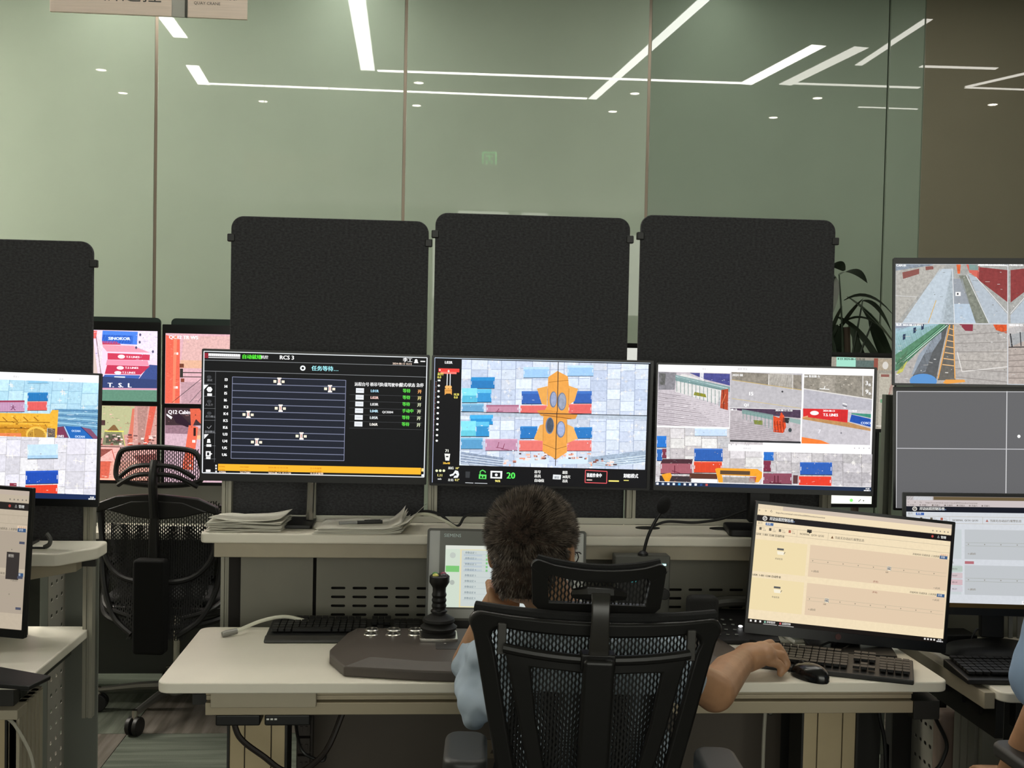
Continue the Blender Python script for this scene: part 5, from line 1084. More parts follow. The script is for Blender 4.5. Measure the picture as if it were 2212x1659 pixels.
# right arm and curled hand on the desk
b.cap((.48,2.25,.87),(.55,2.29,.835),.04,.04); b.cap((.55,2.29,.835),(.625,2.34,.785),.04,.043); b.cap((.625,2.34,.785),(.69,2.47,.787),.045,.042); b.cap((.69,2.47,.787),(.752,2.575,.784),.042,.031)
b.ell((.785,2.60,.792),(.05,.043,.029),M=Matrix.Rotation(R(25),4,'Z')); b.cap((.755,2.58,.782),(.80,2.605,.79),.031,.031); b.ell((.815,2.61,.795),(.028,.048,.026))
kn=[((.822,2.650,.797),(.848,2.664,.802),(.864,2.660,.782),(.862,2.655,.766)),((.832,2.626,.799),(.858,2.636,.800),(.873,2.632,.778),(.868,2.627,.762)),
    ((.832,2.600,.792),(.858,2.606,.790),(.870,2.602,.770),(.862,2.598,.758)),((.820,2.576,.781),(.843,2.578,.777),(.853,2.576,.764),(.846,2.574,.755))]
for k,p in enumerate(kn): finger(b,[V((.79+.004*k,2.615-.012*k,.797))]+[V(q) for q in p],[.0145,.0145,.0138,.0122][k],[.0112,.0114,.0108,.0096][k])
finger(b,[V((.775,2.61,.785)),V((.775,2.65,.785)),V((.79,2.675,.773)),V((.808,2.690,.765))],.0155,.0108)
organic(b,'body',M_skin,pm,.0042,5)
b=MB(); b.ell((.325,2.245,.83),(.18,.105,.13)); b.ell((.33,2.20,.68),(.18,.112,.16)); b.ell((.33,2.2,.56),(.175,.12,.08)); b.cap((.20,2.25,.895),(.45,2.25,.89),.062,.062)
b.ell((.275,2.275,.965),(.068,.062,.03))
b.cap((.17,2.25,.88),(.118,2.455,.815),.060,.056); b.ell((.120,2.36,.80),(.052,.09,.062)); b.ell((.108,2.30,.77),(.042,.06,.05)); b.cap((.16,2.25,.80),(.115,2.30,.77),.05,.04)
b.cap((.49,2.25,.875),(.53,2.28,.83),.062,.056)
organic(b,'shirt',M_shirt,pm,.0055,6,wrinkle(.015,14))
b=MB()
for s,k in ((-1,(.22,2.56,.52)),(1,(.45,2.56,.52))):
    h=V((.33+s*.085,2.24,.53)); b.cap(h,k,.088,.066); a=V((k[0]+s*.01,2.60,.12)); b.cap(k,a,.064,.052)
b.ell((.33,2.2,.54),(.162,.12,.075)); organic(b,'trousers',M_trou,pm,.009,5,wrinkle(.008,14))
for s,x in ((-1,.21),(1,.46)):
    MB().prism(rrect(-.042,.042,-.06,.19,.038,6),0,.02).ell((0,.08,.035),(.042,.105,.04)).ell((0,-.01,.05),(.038,.05,.05)).build('shoe',M_shoe,pm,(x,2.60,0),bevel=.004)
hair_on(Mh,pm,15000,M_hair,V((-.028,-.09,.055)))
g=MB()
for s in (-1,1): g.tube([Mh@V((s*.092,-.012,-.022)),Mh@V((s*.093,.0,-.008)),Mh@V((s*.086,.06,-.004)),Mh@V((s*.078,.102,-.004))],.0016,6)
for s in (-1,1): g.tube([Mh@V((s*.038+.036*math.cos(a),.110-.012*abs(math.cos(a)),-.012+.02*math.sin(a))) for a in [k*PI/8 for k in range(16)]],.0014,6,closed=True)
g.tube([Mh@V((-.008,.118,-.006)),Mh@V((.008,.118,-.006))],.0014,6).build('glasses',mat('dark metal frame','#2c2a28',.3,.7),pm)
# second man at the right edge (mostly outside the frame)
p2=thing('person',(0,0,0),'person in a blue short-sleeved shirt cut off by the right edge of the picture','person')
Mh2=Matrix.Translation((1.50,2.24,1.27))@Matrix.Rotation(R(-4),4,'X')
b=MB(); head_prims(b,Mh2); b.cap((1.50,2.22,1.21),(1.50,2.2,1.08),.052,.06); b.ell((1.50,2.18,.93),(.135,.075,.13)); b.ell((1.50,2.15,.72),(.13,.085,.18)); b.ell((1.50,2.15,.55),(.15,.11,.07))
for s in (-1,1):
    k=(1.50+s*.11,2.45,.52); b.cap((1.50+s*.085,2.18,.54),k,.075,.055); a=V((k[0],2.42,.12)); b.cap(k,a,.052,.036); b.cap(a-V((0,0,.05)),a+V((0,.13,-.075)),.034,.026)
    e=V((1.50+s*.265,2.12,.80)); b.cap((1.50+s*.19,2.17,1.02),e,.042,.038); w_=V((1.50+s*.235,2.30,.60)) if s<0 else V((1.50+s*.2,2.33,.74)); b.cap(e,w_,.04,.028); b.ell(w_+V((0,.035,-.005)),(.032,.045,.018))
    for q in range(4): f=w_+V((-.024+.016*q,.07,-.004)); finger(b,[f,f+V((0,.026,-.004)),f+V((0,.044,-.016)),f+V((0,.05,-.03))],.0095,.0075)
    finger(b,[w_+V((-s*.028,.02,0)),w_+V((-s*.05,.045,-.008)),w_+V((-s*.052,.07,-.016))],.011,.0085)
organic(b,'body',M_skin,p2,.007,4)
M_shirt2=mat('mid blue shirt cloth','#8095ae',.85,bump=.3,bscale=12,spec=.2)
b=MB(); b.ell((1.50,2.18,.95),(.17,.105,.15)); b.ell((1.50,2.15,.72),(.16,.112,.2)); b.ell((1.50,2.15,.56),(.165,.12,.08)); b.cap((1.35,2.18,1.045),(1.65,2.18,1.045),.06,.06)
for s in (-1,1): b.cap((1.50+s*.19,2.17,1.04),(1.50+s*.255,2.13,.875),.066,.072)
organic(b,'shirt',M_shirt2,p2,.009,6,wrinkle(.010,11))
b=MB()
for s in (-1,1):
    k=(1.50+s*.11,2.45,.52); b.cap((1.50+s*.085,2.18,.54),k,.088,.066); b.cap(k,(k[0],2.42,.12),.064,.052)
b.ell((1.50,2.15,.55),(.162,.12,.075)); organic(b,'trousers',M_trou,p2,.012,4)
for s in (-1,1): MB().prism(rrect(-.042,.042,-.06,.19,.038,6),0,.02).ell((0,.08,.035),(.042,.105,.04)).ell((0,-.01,.05),(.038,.05,.05)).build('shoe',M_shoe,p2,(1.50+s*.11,2.42,0),bevel=.004)
hair_on(Mh2,p2,3000,M_hair,V((0,-.06,.085)),5)
c2=thing('office_chair',(1.50,2.0,0),'chair of the person at the right edge, only its armrest in view','chair')
MB().prism(rrect(-.235,.235,.02,.42,.07,6),.42,.465).build('seat',M_cf,c2,bevel=.018,seg=3)
MB().prism(rrect(-.2,.2,.55,1.0,.06,6),-.03,.0,'y').build('backrest',M_cf,c2,bevel=.01)
MB().tube([(0,-.015,.6),(0,-.03,.5),(0,.08,.41)],[.03,.032,.03],8).build('back_bracket',M_ck,c2)
for s in (-1,1):
    MB().prism(rrect(s*.27-.042,s*.27+.042,.0,.24,.03,6),.685,.715).build('armrest_pad',mat('armrest rubber','#2a2a29'),c2,bevel=.01,seg=3)
    MB().box(s*.27-.02,s*.27+.02,.1,.15,.43,.686).build('armrest_post',M_ck,c2,bevel=.005)
star_base(c2,0,.2,.42,.3,18,M_ck)
# ------------------------------------------------------------ things on the desks
M_con=mat('console taupe','#4d453f',.5,noise=.03,scale=30,bump=.05,bscale=300); M_sil=mat('brushed silver','#c9c5bd',.25,.9)
Z=.74
cn=thing('control_console',(0,0,Z),'dark taupe joystick control console lying on the main desk','control console')
out=[(-.205,2.90),(-.236,2.745),(-.232,2.70),(-.19,2.60),(-.02,2.565),(.06,2.556),(.50,2.556),(.62,2.575),(.745,2.61),(.792,2.74),(.765,2.90)]
top=[(-.178,2.895),(-.178,2.78),(-.172,2.74),(-.13,2.625),(-.01,2.59),(.06,2.583),(.50,2.583),(.60,2.60),(.70,2.635),(.745,2.74),(.738,2.895)]
def loft(a,za,b_,zb):
    n=len(a); vs=[(*p,za) for p in a]+[(*p,zb) for p in b_]; return MB().add(vs,[tuple(range(n)),tuple(range(n,2*n))[::-1]]+[(i,n+i,n+(i+1)%n,(i+1)%n) for i in range(n)])
n=len(out); mb=MB(); vs=[(*p,0) for p in out]+[(*p,.024) for p in out]+[(*p,.04) for p in top]
fs=[tuple(range(n)),tuple(range(2*n,3*n))[::-1]]+[(i,n+i,n+(i+1)%n,(i+1)%n) for i in range(n)]+[(n+i,2*n+i,2*n+(i+1)%n,n+(i+1)%n) for i in range(n)]
o=mb.add(vs,fs).build('housing',M_con,cn,smooth=.3,bevel=.004)
bm=bmesh.new(); bm.from_mesh(o.data); bmesh.ops.recalc_face_normals(bm,faces=bm.faces); bm.to_mesh(o.data); bm.free()
zt=.04
def ringbtn(x,y):
    t_=MB().lathe([(.0195,0),(.0195,.003),(.017,.005),(.0145,.005),(.0135,.002),(.0135,0)],(x,y,zt),28).build('button_ring',M_sil,cn)
    MB().lathe([(.013,0),(.013,.004),(.011,.0055)],(x,y,zt),24).build('button',mat('dark button','#2d2b28',.3),t_)
    MB().lathe([(.004,0),(.004,.0022)],(x,y,zt+.0045),12).build('button_lamp',M_sil,t_)
for x in (-.139,-.083,-.027):
    for y in (2.868,2.822): ringbtn(x,y)
for x in (.60,.655):
    for y in (2.868,2.80): ringbtn(x,y)
pt=MB().prism(rrect(.025,.155,2.69,2.77,.006,3),zt,zt+.0012).build('touch_plate',mat('dark plate','#3a3735',.55),cn)
q=MB().box(.032,.072,2.762,2.7645,zt+.0012,zt+.0016).box(.095,.14,2.694,2.697,zt+.0012,zt+.0016).lathe([(.003,0),(.003,.0004)],(.048,2.74,zt+.0012),10)
for a in ((.03,2.69,.048,2.691),): pass
q.add(*[(lambda t_:([(v[0],v[2]+2.715,zt+.0013) for v in t_.v],t_.f))(textmb('⊕ E',.095,0,0,.009))][0]); q.build('printed_marks',mat('pale print','#c9c9c4',.5),pt,smooth=0)
def joystick(x,y,label,full=True):
    t=thing('joystick',(x,y,Z+zt),label,'joystick','console joysticks')
    MB().prism(rrect(-.048,.048,-.042,.042,.004,3),0,.008).build('mounting_plate',M_sil,t,bevel=.0015)
    MB().lathe([(.044,.008),(.044,.014),(.040,.018),(.045,.024),(.047,.029),(.040,.034),(.036,.038),(.041,.044),(.039,.050),(.028,.056),(.018,.062),(.017,.066)],n=28).build('rubber_boot',mat('rubber boot','#161514',.65),t)
    g=[(.018,.064),(.021,.066),(.021,.070),(.017,.073)]+[(.0165+(.0025 if k%2 else 0),.075+.007*k) for k in range(7)]+[(.017,.128),(.022,.136),(.0255,.142),(.0255,.157),(.022,.160)]
    MB().lathe(g,n=24).build('grip',M_black,t,bevel=0)
    for k,(dx,dy,c) in enumerate(((-.010,-.010,'#e8e07a'),(-.011,.008,'#4c8c4c'),(.010,-.010,'#4a4650'),(.010,.009,'#a04a64'))):
        MB().ell((dx,dy,.160),(.008,.008,.006),14,8).build('thumb_button',mat('button '+c,c,.35),t)
    return t
joystick(.032,2.80,'ribbed black joystick with four coloured thumb buttons, in front of the touch panel')
# touch panel
tp=thing('touch_panel',(.213,2.965,Z+.041),'grey touch panel with SIEMENS lettering standing behind the joystick','touch panel',rot=(R(-7),R(.5),R(-1)))
W_,H_=.432,.245
pf=plate([rrect(-W_/2,W_/2,0,H_,.008,4),rrect(-W_/2+.006,W_/2-.006,.006,H_-.006,.004,3)],.012); pf.v=[(x,.006-z,y) for x,y,z in pf.v]; pf.build('outer_rim',mat('dark grey rim','#55554f',.45),tp)
MB().box(-W_/2+.005,W_/2-.005,.004,.035,.005,H_-.005).build('panel_body',mat('silver grey panel','#c8cac8',.4),tp)
MB().box(-W_/2+.034,W_/2-.034,.002,.0045,.03,H_-.006).build('inner_bezel',mat('mid grey bezel','#7c7e7a',.45),tp)
ts=MB(); q=textmb('SIEMENS',-W_/2+.045,.0014,H_-.0225,.009); ts.add(q.v,q.f); ts.build('lettering',mat('pale cyan print','#dff4f4',.5),tp,smooth=0)
s=Scr(W_-.1,.165,[(0,0),(1000,0),(1000,500),(0,500)]); s.R(0,0,1000,500,'#cfd8d6').up().R(0,0,1000,30,'#e2e6dc').R(0,30,120,470,'#d5e2d2').R(120,30,12,470,'#ece0b4').R(132,30,868,8,'#e6e0b8').R(132,490,868,10,'#e6e0b8').up()
s.R(5,165,110,50,'#7fca78').E(60,80,24,24,'#c4ccc4').E(60,300,20,20,'#b4bcb4')
for k in range(9): s.L(150,70+46*k,950,70+46*k,2,'#b0bcc0').T(160,64+46*k,14,'参数设定 %d'%(k+1),'#7c8c94',.4)
for k in range(5): s.R(150,72+30*k,150,14,'#c0ccd4').R(330,72+30*k,16,18,'#84c884' if k else '#a8d8a8').R(480,72+30*k,120,14,'#bcc8d0')
s.R(480,250,70,34,'#e8dca0').up().T(494,274,15,'启动','#b89c50').R(560,310,110,34,'#f0f0ee').R(520,368,170,34,'#f0f0ee').R(720,368,150,34,'#f0f0ee').up()
for k in range(3): s.T(590,334+60*k,14,'复位','#7c8488',.4)
so=s.build(tp,.8); so.location=(0,.0012,.035+.165/2)
MB().box(-.20,.20,.006,.07,-.041,.004).build('panel_stand',M_black,tp,bevel=.004)
# intercom with gooseneck, speaker, phone
ic=thing('intercom_unit',(.597,2.96,Z-.012+.012),'grey intercom unit with cyan light bar and black knob, right of the headrest','intercom')
MB().box(-.09,.062,0,.05,.04,.222).build('housing',mat('intercom grey','#53534d',.5),ic,bevel=.004); MB().box(-.09,.062,-.03,.06,0,.04).build('foot',M_black,ic,bevel=.004)
MB().box(.035,.05,-.002,.0,.196,.2005).build('light_bar',emis('cyan lamp','#a8f0f0',1.6),ic); MB().cyl((.045,-.018,.12),(.045,0,.12),.0145,n=24).build('knob',M_black,ic,bevel=.002)
MB().box(-.05,-.03,-.002,0,.15,.165).build('status_lamp',emis('teal lamp','#4fb0b4',.6),ic)
MB().prism(rrect(-.08,.02,.06,.18,.006,3),-.002,0,'y').build('display',M_black,ic)
gm=thing('gooseneck_microphone',(.585,2.97,Z+.222),'black gooseneck microphone with round foam head rising beside the headrest','microphone')
MB().tube(spline([(0,0,0),(.012,0,.05),(.030,0,.09),(.045,0,.115)],5),.0045,8).build('gooseneck',M_black,gm); MB().ell((.054,0,.138),(.018,.018,.026),18,12,Matrix.Rotation(R(22),4,'Y')).build('foam_head',mat('black foam','#131313',.95,bump=.5,bscale=400),gm)
MB().lathe([(.014,0),(.014,.006),(.006,.012)],n=16).build('mic_foot',M_black,gm)
sp=thing('speaker_box',(.717,2.83,Z+.036),'small black rounded padded box sticking up behind the chair back, before the vented panel','speaker')
MB().prism(rrect(-.04,.04,0,.108,.014,5),-.025,.025,'y').build('padded_body',mat('black padded cloth','#1d1d1c',.9,bump=.4,bscale=300),sp,bevel=.012,seg=3)
ph=thing('telephone',(.875,2.965,Z),'black desk telephone with silver keys, half hidden behind the cream monitor','telephone',rot=(0,0,R(-4)))
ws=MB().prism([(-.085,0),(.085,0),(.085,.058),(-.085,.012)],-.105,.075,'x',M=None); 
ws.build('body',M_black,ph,bevel=.004)
k0=MB()
for i in range(3):
    for j in range(4):
        x=-.085+.0235*i; y=-.058+.026*j; z=.012+(y+.085)*.27+.001
        MB().lathe([(.0055,0),(.0045,.002)],(x,y,z),10).build('key',mat('silver key','#a8aaa6',.25,.6),ph)
MB().tube(spline([(-.1,.08,.062),(-.06,.085,.075),(.0,.085,.08),(.05,.085,.075),(.075,.08,.062)],5),[.016]*21,10).build('handset',mat('grey handset','#4b4a45',.45),ph)
MB().ell((-.02,-.02,.034),(.006,.006,.003)).build('message_lamp',emis('white lamp','#ffffff',1.5),ph)
# keyboards
def keyboard(loc,rot,label,rest=False,keys=True,flat=False):
    t=thing('keyboard',loc,label,'keyboard','desk keyboards',rot)
    MB().prism([(-.075,0),(.075,0),(.075,.022),(-.075,.012)],-.22,.22,'x').build('base',M_black,t,bevel=.003)
    if rest: MB().prism([(-.1,0),(-.074,0),(-.074,.016),(-.1,.008)],-.22,.22,'x').build('palm_rest',mat('grey black palm rest','#32312e',.35),t,bevel=.003)
    km=MB().prism(rrect(-.0083,.0083,-.0078,.0078,.0015,1),0,.0065).mesh('keycap',.3); km.materials.append(mat('dark keycap','#151515',.45))
    wide={}
    for r_ in range(6):
        y=.062-.0195*r_-(0.004 if r_ else 0); x=-.208
        for c_ in range(15 if r_ else 13):
            wdt=1
            if r_==5 and c_==3: wdt=6.0
            if r_==5 and 3<c_<8: pass
            if x+.019*wdt>.062: break
            if wdt not in wide: 
                m_=MB().prism(rrect(-.0083*wdt-.001*(wdt-1),.0083*wdt+.001*(wdt-1),-.0078,.0078,.0015,1),0,.0065).mesh('keycap',.3); m_.materials.append(mat('dark keycap','#151515',.45)); wide[wdt]=m_
            o=link('keycap',wide[wdt],None,t,(x+.0095*wdt,y,.0165+(y+.07)*.066),(R(3.8),0,0)); x+=.019*wdt
        for c_ in range(3):
            if r_ in (0,1,2,5) or (r_==4 and c_==1): link('keycap',km,None,t,(.0795+.019*c_,y,.0165+(y+.07)*.066),(R(3.8),0,0))
        if r_:
            for c_ in range(4): link('keycap',km,None,t,(.145+.019*c_,y,.0165+(y+.07)*.066),(R(3.8),0,0))
    return t
kb_=keyboard((-.214,2.99,Z),(0,0,R(0)),'black keyboard lying behind the console, left part of the main desk',rest=True); kb_.scale=(.93,1,1)
kb2_=keyboard((.992,2.675,Z),(0,0,R(-23)),'black keyboard lying askew at the right end of the main desk beside the mouse'); kb2_.scale=(.94,1,1)
keyboard((1.545,2.66,.72),(0,0,R(-3)),'black keyboard on the desk at the right edge')
def mouse(loc,rot,label,sc_=1):
    t=thing('computer_mouse',loc,label,'mouse','computer mice',rot)
    b=MB(); prof=[]
    nu,nv=20,10; vs=[];fs=[]
    for j in range(nv+1):
        a=PI/2*j/nv
        for i in range(nu):
            u=2*PI*i/nu; r_=math.cos(a); x=.031*r_*math.cos(u)*(1+.06*math.sin(u)); y=.055*r_*math.sin(u); z=.004+.034*math.sin(a)**.75*(1-.12*math.sin(u)*r_)
            vs.append((x,y,z))
    for j in range(nv):
        for i in range(nu): fs.append((j*nu+i,j*nu+(i+1)%nu,(j+1)*nu+(i+1)%nu,(j+1)*nu+i))
    b.add(vs,fs); b.prism([(.029*math.cos(2*PI*i/20),.052*math.sin(2*PI*i/20)) for i in range(20)],0,.005)
    b.build('shell',mat('glossy black mouse','#0f0f10',.18),t)
    MB().cyl((-.003,.028,.030),(.003,.028,.030),.008,n=14).build('scroll_wheel',mat('dark rubber','#242424',.6),t)
    MB().box(-.0004,.0004,.0,.05,.0385,.0392).build('button_split',M_ck,t)
    return t
mouse((.922,2.583,Z),(0,0,R(28)),'glossy black mouse lying free on the main desk right of the hand')
# papers and pen on the shelf
M_pap=mat('white paper','#d6d3c8',.8,noise=.03,scale=20); M_ink=mat('grey print','#6c6c6a',.8)
def sheet(parent,x0,x1,y0,y1,z,amp,seed,curl=0,m=None,skew=0,name='sheet'):
    nx,ny=24,8; vs=[];fs=[]
    for j in range(ny+1):
        for i in range(nx+1):
            u,v=i/nx,j/ny; x=x0+(x1-x0)*u+skew*v; y=y0+(y1-y0)*v
            zz=z+amp*(noise.noise(Vector((x*9+seed,y*9,seed)))+.5)*(.4+.6*abs(math.sin(u*3+seed)))+curl*max(0,u-.72)**2*12.8*(.4+.6*v)
            vs.append((x,y,zz))
    for j in range(ny):
        for i in range(nx): a=j*(nx+1)+i; fs.append((a,a+1,a+nx+2,a+nx+1))
    o=MB().add(vs,fs).build(name,m or M_pap,parent,smooth=1.5); q=o.modifiers.new('s','SOLIDIFY'); q.thickness=.0008; q.offset=1; return o
def prints(parent,x0,x1,y0,y1,z,n,seed):
    r_=random.Random(seed); b=MB()
    for k in range(n):
        y=y0+(y1-y0)*k/n; x=x0
        while x<x1: l=.006+.014*r_.random(); b.box(x,min(x+l,x1),y,y+.0035,z,z+.0003); x+=l+.004
    tag(b.build('printed_lines',M_ink,parent,smooth=0),kind='stuff')
t=thing('paper_stack',(0,0,1.0),'crumpled white paper stack at the left end of the monitor shelf','papers','papers on the shelf')
for k in range(7): sheet(t,-.603+.004*rnd.random(),-.402+.005*rnd.random(),3.055,3.20,.0012+.0034*k,.005+.001*k,k*1.7,.0,skew=.012)
sheet(t,-.597,-.406,3.06,3.2,.03,.012,4.4,.008,skew=.02); 
t.location=(0,0,1.0)
t=thing('paper_stack',(0,0,1.0),'loose white papers with curled right corner and a pen on top, on the shelf','papers','papers on the shelf')
for k in range(6): sheet(t,-.315+.006*rnd.random()+.002*k,-.075+.008*rnd.random(),3.03+.003*k,3.21,.0012+.0024*k,.003,k*2.1+9,.012+.006*k,skew=.03-.004*k)
sheet(t,-.305,-.055,3.02,3.2,.017,.003,30,.045,skew=.05,name='top_sheet')
t=thing('pen',(-.175,3.075,1.0225),'black and clear ballpoint pen lying on the loose papers','pen',rot=(0,0,R(12)))
MB().cyl((-.07,0,.005),(.0,0,.005),.0045).build('barrel',mat('clear grey plastic','#8a8a88',.2),t); MB().cyl((-.02,0,.0055),(.05,0,.0055),.0052).build('cap',M_black,t); MB().box(.0,.045,-.0015,.0015,.0105,.0125).build('clip',M_black,t)
# cables
def cable(name,pts,r,m,label,cat='cable',k=8): return tag(MB().tube(spline(pts,k),r,8).build(name,m,None),label,cat)
M_wc=mat('white cable','#d8d6c4',.5); M_bc=mat('black cable','#141414',.5)
cable('white_cable',[(-.06,3.17,1.004),(-.04,3.15,1.035),(.0,3.12,1.045),(.05,3.09,1.03),(.085,3.06,1.012),(.092,3.045,1.006)],.0045,M_wc,'white cable arching over the shelf above the touch panel')
cable('black_cable',[(-.06,3.2,1.008),(-.02,3.2,1.04),(.03,3.2,1.035),(.07,3.19,1.006),(.09,3.19,1.004),(.11,3.2,1.03),(.16,3.21,1.035),(.2,3.21,1.006)],.004,M_bc,'black cable looping along the shelf beside the white one')
cable('black_cable',[(.66,3.19,1.008),(.70,3.19,1.02),(.78,3.19,1.018),(.86,3.19,1.03),(.93,3.19,1.055),(.97,3.17,1.06)],.004,M_bc,'black cable from shelf grommet towards the cream monitor')
t=thing('white_plug_cable',(0,0,0),'white cable with grey plug lying on the left of the main desk','cable')
MB().tube(spline([(-.50,2.97,.752),(-.44,3.0,.772),(-.38,3.02,.778),(-.32,3.03,.762),(-.28,3.035,.746)],7),.005,8).build('lead',M_wc,t); MB().tube([(-.535,2.95,.7475),(-.525,2.956,.749),(-.50,2.97,.752)],[.007,.0085,.0075],10).build('plug',mat('grey plug','#8c8a84',.4,.4),t)
M_brc=mat('dark brown cable','#1d1511',.5)
cable('black_cable',[(-.45,2.62,.66),(-.43,2.60,.60),(-.37,2.60,.55),(-.33,2.6,.52),(-.29,2.6,.515),(-.25,2.6,.54),(-.22,2.6,.58),(-.19,2.62,.655)],.007,M_brc,'thick black cable hanging in a loop under the left of the main desk')
cable('black_cable',[(-.315,2.7,.62),(-.29,2.62,.565),(-.26,2.62,.54),(-.235,2.62,.535),(-.232,2.62,.56)],.004,M_bc,'thin black cable beside the thick loop under the main desk')
for k,(x,lb) in enumerate(((-.43,'left black power adapter under the desk edge'),(-.315,'right black power adapter with white print under the desk edge'))):
    t=thing('power_adapter',(x,2.615,.655),lb,'power adapter','adapters under the desk')
    MB().box(-.052 if k==0 else -.055,.05,-.03,.03,-.026,.0).build('case',M_black,t,bevel=.004)
    if k:
        b=MB()
        for q in range(3): b.box(-.05+.009*q,-.044+.009*q,-.0305,-.03,-.012,-.008)
        b.build('printed_label',mat('white print','#e8e8e4'),t,smooth=0)
for lb,pts in (('thin grey black cable hanging right of the beige right column',[(1.25,2.9,.70),(1.235,2.9,.62),(1.23,2.9,.55),(1.25,2.9,.45),(1.26,2.9,.2),(1.26,2.9,.01)]),
    ('black cable hanging before the perforated cover at lower right',[(1.37,2.98,.66),(1.39,2.98,.58),(1.43,2.98,.5),(1.46,2.98,.44),(1.455,2.98,.40),(1.43,2.98,.36),(1.36,2.98,.33),(1.33,2.98,.2),(1.33,2.98,.01)])):
    cable('black_cable',pts,.0055,M_bc,lb)
cable('white_cable',[(-1.045,2.85,.56),(-1.02,2.84,.54),(-.985,2.84,.47),(-.975,2.84,.40),(-.98,2.84,.3),(-.99,2.84,.0)],.0045,mat('grey white cable','#a8a496',.5),'pale cable hanging beside the left desk column')
cable('grey_cable',[(.905,2.86,.62),(.90,2.86,.5),(.90,2.86,.3),(.9,2.86,.0)],.005,mat('grey white cable','#a8a496'),'grey cable running down left of the right column')
t=thing('cable_hook',(-1.0,3.12,.94),'black flat bracket with an upturned hook on the left shelf','hook')
MB().box(-.25,-.045,-.006,.006,0,.004).build('bar',M_black,t,bevel=.001); MB().tube(spline([(-.05,0,.004),(-.036,0,.012),(-.034,0,.028),(-.044,0,.042)],5),[.006]*16,8).build('hook_end',mat('grey hook','#4c4b48',.4),t)
# clutter behind the cream monitor
t=thing('cable_tray_box',(1.02,2.93,Z),'pale grey box with white label behind the stand of the cream monitor','box')
MB().box(-.045,.045,-.03,.03,0,.055).build('case',mat('pale grey box','#9aa096',.5),t,bevel=.003); MB().box(-.01,.03,-.0315,-.03,.034,.05).build('label_strip',mat('white paper','#d6d3c8'),t)
for k,(c,lb,pts) in enumerate((('#8c6468','mauve cable bundle behind the cream monitor',[(.86,2.93,.77),(.90,2.93,.785),(.95,2.92,.77),(.985,2.90,.745)]),('#cfcdc2','white cable in the bundle behind the cream monitor',[(.87,2.92,.772),(.92,2.915,.78),(.96,2.905,.76),(.985,2.885,.746)]),
    ('#b8b6aa','flat pale cable along the desk behind the cream monitor',[(.86,2.90,.745),(.95,2.90,.746),(1.1,2.90,.745),(1.2,2.92,.745)]))):
    tag(MB().tube(spline(pts,6),.0055,8).build('bundled_cable',mat('cable '+c,c,.5),None),lb,'cable')
for lb,pts in (('thin black cable winding before the stand of the cream monitor',[(1.0,2.90,.79),(1.005,2.85,.755),(1.03,2.82,.746),(1.08,2.80,.75),(1.12,2.84,.765),(1.10,2.88,.79)]),('second thin black cable crossing before the monitor stand',[(1.0,2.79,.746),(1.04,2.82,.758),(1.10,2.84,.77),(1.15,2.84,.78)])):
    cable('black_cable',pts,.003,M_bc,lb)
om=bpy.data.objects['office_monitor']; bpy.context.view_layer.update()
for nm_,mb_ in (('stand_base',MB().prism(rrect(-.11,.11,-.09,.09,.008,3),0,.014)),('neck_joint',MB().box(-.03,.03,.0,.04,.014,.06))):
    q_=mb_.build(nm_,M_black,None,bevel=.003); q_.parent=om; q_.matrix_basis=Matrix(); q_.matrix_parent_inverse=om.matrix_world.inverted(); q_.location=(1.115,2.84,Z); q_.rotation_euler=(0,0,R(-14))
t=thing('dock_box',(1.47,2.97,.72),'small black box on the right desk behind the tilted monitor','box')
MB().box(-.045,.045,-.04,.04,0,.035).build('case',M_black,t,bevel=.004)
cable('black_cable',[(1.49,2.93,.73),(1.51,2.93,.77),(1.53,2.92,.765),(1.55,2.9,.735)],.003,M_bc,'thin black cable standing up behind the right keyboard')
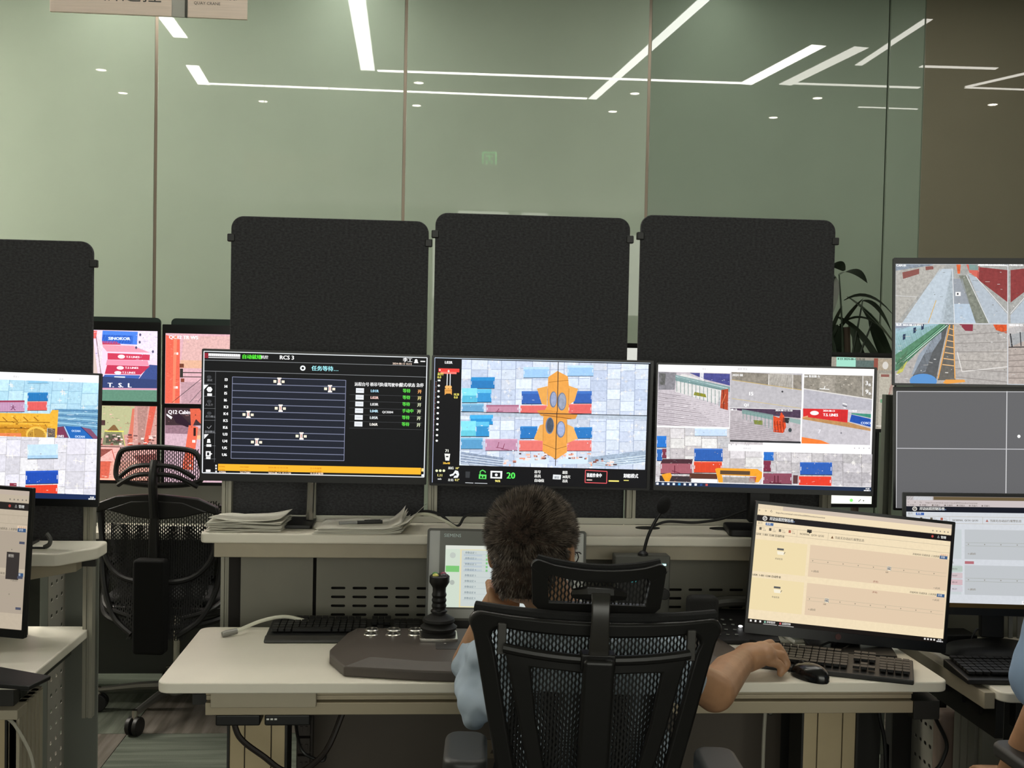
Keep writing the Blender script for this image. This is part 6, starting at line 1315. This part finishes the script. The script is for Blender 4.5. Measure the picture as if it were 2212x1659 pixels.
# potted plant behind the right screens
pl=thing('potted_plant',(2.05,5.25,0),'dark broad-leaved potted plant between the felt screen and the right monitors','plant')
M_leaf=mat('dark leaf','#243022',.45,noise=.3,scale=12); M_pot=mat('grey pot','#4a4a46',.6)
MB().lathe([(.13,0),(.17,.35),(.18,.36),(.16,.36),(.15,.33)],n=28).build('pot',M_pot,pl)
MB().tube(spline([(0,0,.33),(.02,0,.8),(-.02,.02,1.3),(-.05,0,1.65)],6),[.02]*19,8).build('stem',mat('brown stem','#3a2e22',.8),pl)
def leaf(base,dirv,ln,wd,droop,twist=0):
    nn=10; vs=[];fs=[]; d=Vector(dirv).normalized(); side=d.cross(Vector((0,.35,1))).normalized(); 
    side=(Matrix.Rotation(twist,3,d)@side)
    for i in range(nn+1):
        u=i/nn; c=Vector(base)+d*ln*u+Vector((0,0,-droop*ln*u*u)); w_=wd*math.sin(PI*min(1,u*.96+.04))**.8*(1-.35*u)
        up=Vector((0,-.15,.3))*w_*.5
        vs+=[c-side*w_+up*.3,c-up*.3,c+side*w_+up*.3]
        if i: o=3*(i-1); fs+=[(o,o+1,o+4,o+3),(o+1,o+2,o+5,o+4)]
    MB().add(vs,fs).build('leaf',M_leaf,pl)
B=(-.07,-.05)
for x0,z0,dx,dz,ln,wd,dr,tw in [(-.10,1.90,.3,.22,.20,.045,.75,.3),(-.08,1.92,-.25,.3,.16,.035,.8,0),(-.06,1.78,.5,.34,.30,.02,.85,0),(-.05,1.80,.42,-.30,.30,.038,.35,.5),(-.10,1.66,.55,.5,.32,.016,.9,0),(-.10,1.60,.25,.5,.28,.018,.2,0),
    (-.08,1.75,-.2,-.4,.22,.03,.3,0),(-.10,1.70,.35,-.15,.26,.028,.6,0),(-.05,1.68,.5,-.25,.26,.034,.7,.4),(.02,1.74,.4,-.4,.28,.032,.6,.2),(-.10,1.66,.2,-.55,.24,.034,.3,0),(-.14,1.64,.02,-.6,.26,.036,.2,.3),(-.02,1.66,.3,-.6,.22,.028,.3,0),
    (.06,1.72,.3,-.6,.25,.03,.3,.2),(-.15,1.74,-.3,.1,.2,.03,.8,0),(-.15,1.62,-.4,-.3,.22,.034,.5,0),(-.14,1.84,.1,.35,.2,.03,.9,.5),(.0,1.66,.1,-.7,.26,.03,.1,.6),(-.1,1.55,.5,-.2,.24,.014,.8,0),(-.12,1.9,.0,-.4,.14,.03,.3,.9),(.03,1.78,.45,.12,.2,.016,1.0,0)]:
    leaf((x0+.0,-.05+.1*rnd.random(),z0),(dx,rnd.uniform(-.25,.15),dz),ln,wd*1.3,dr,tw)
for x1,z1 in ((.02,1.78),(-.1,1.9),(.08,1.70),(-.15,1.66)): MB().tube(spline([(-.05,0,1.3),((x1-.05)/2,-.02,(1.3+z1)/2+.02),(x1,-.02,z1)],5),[.008,.003],6).build('twig',M_leaf,pl)
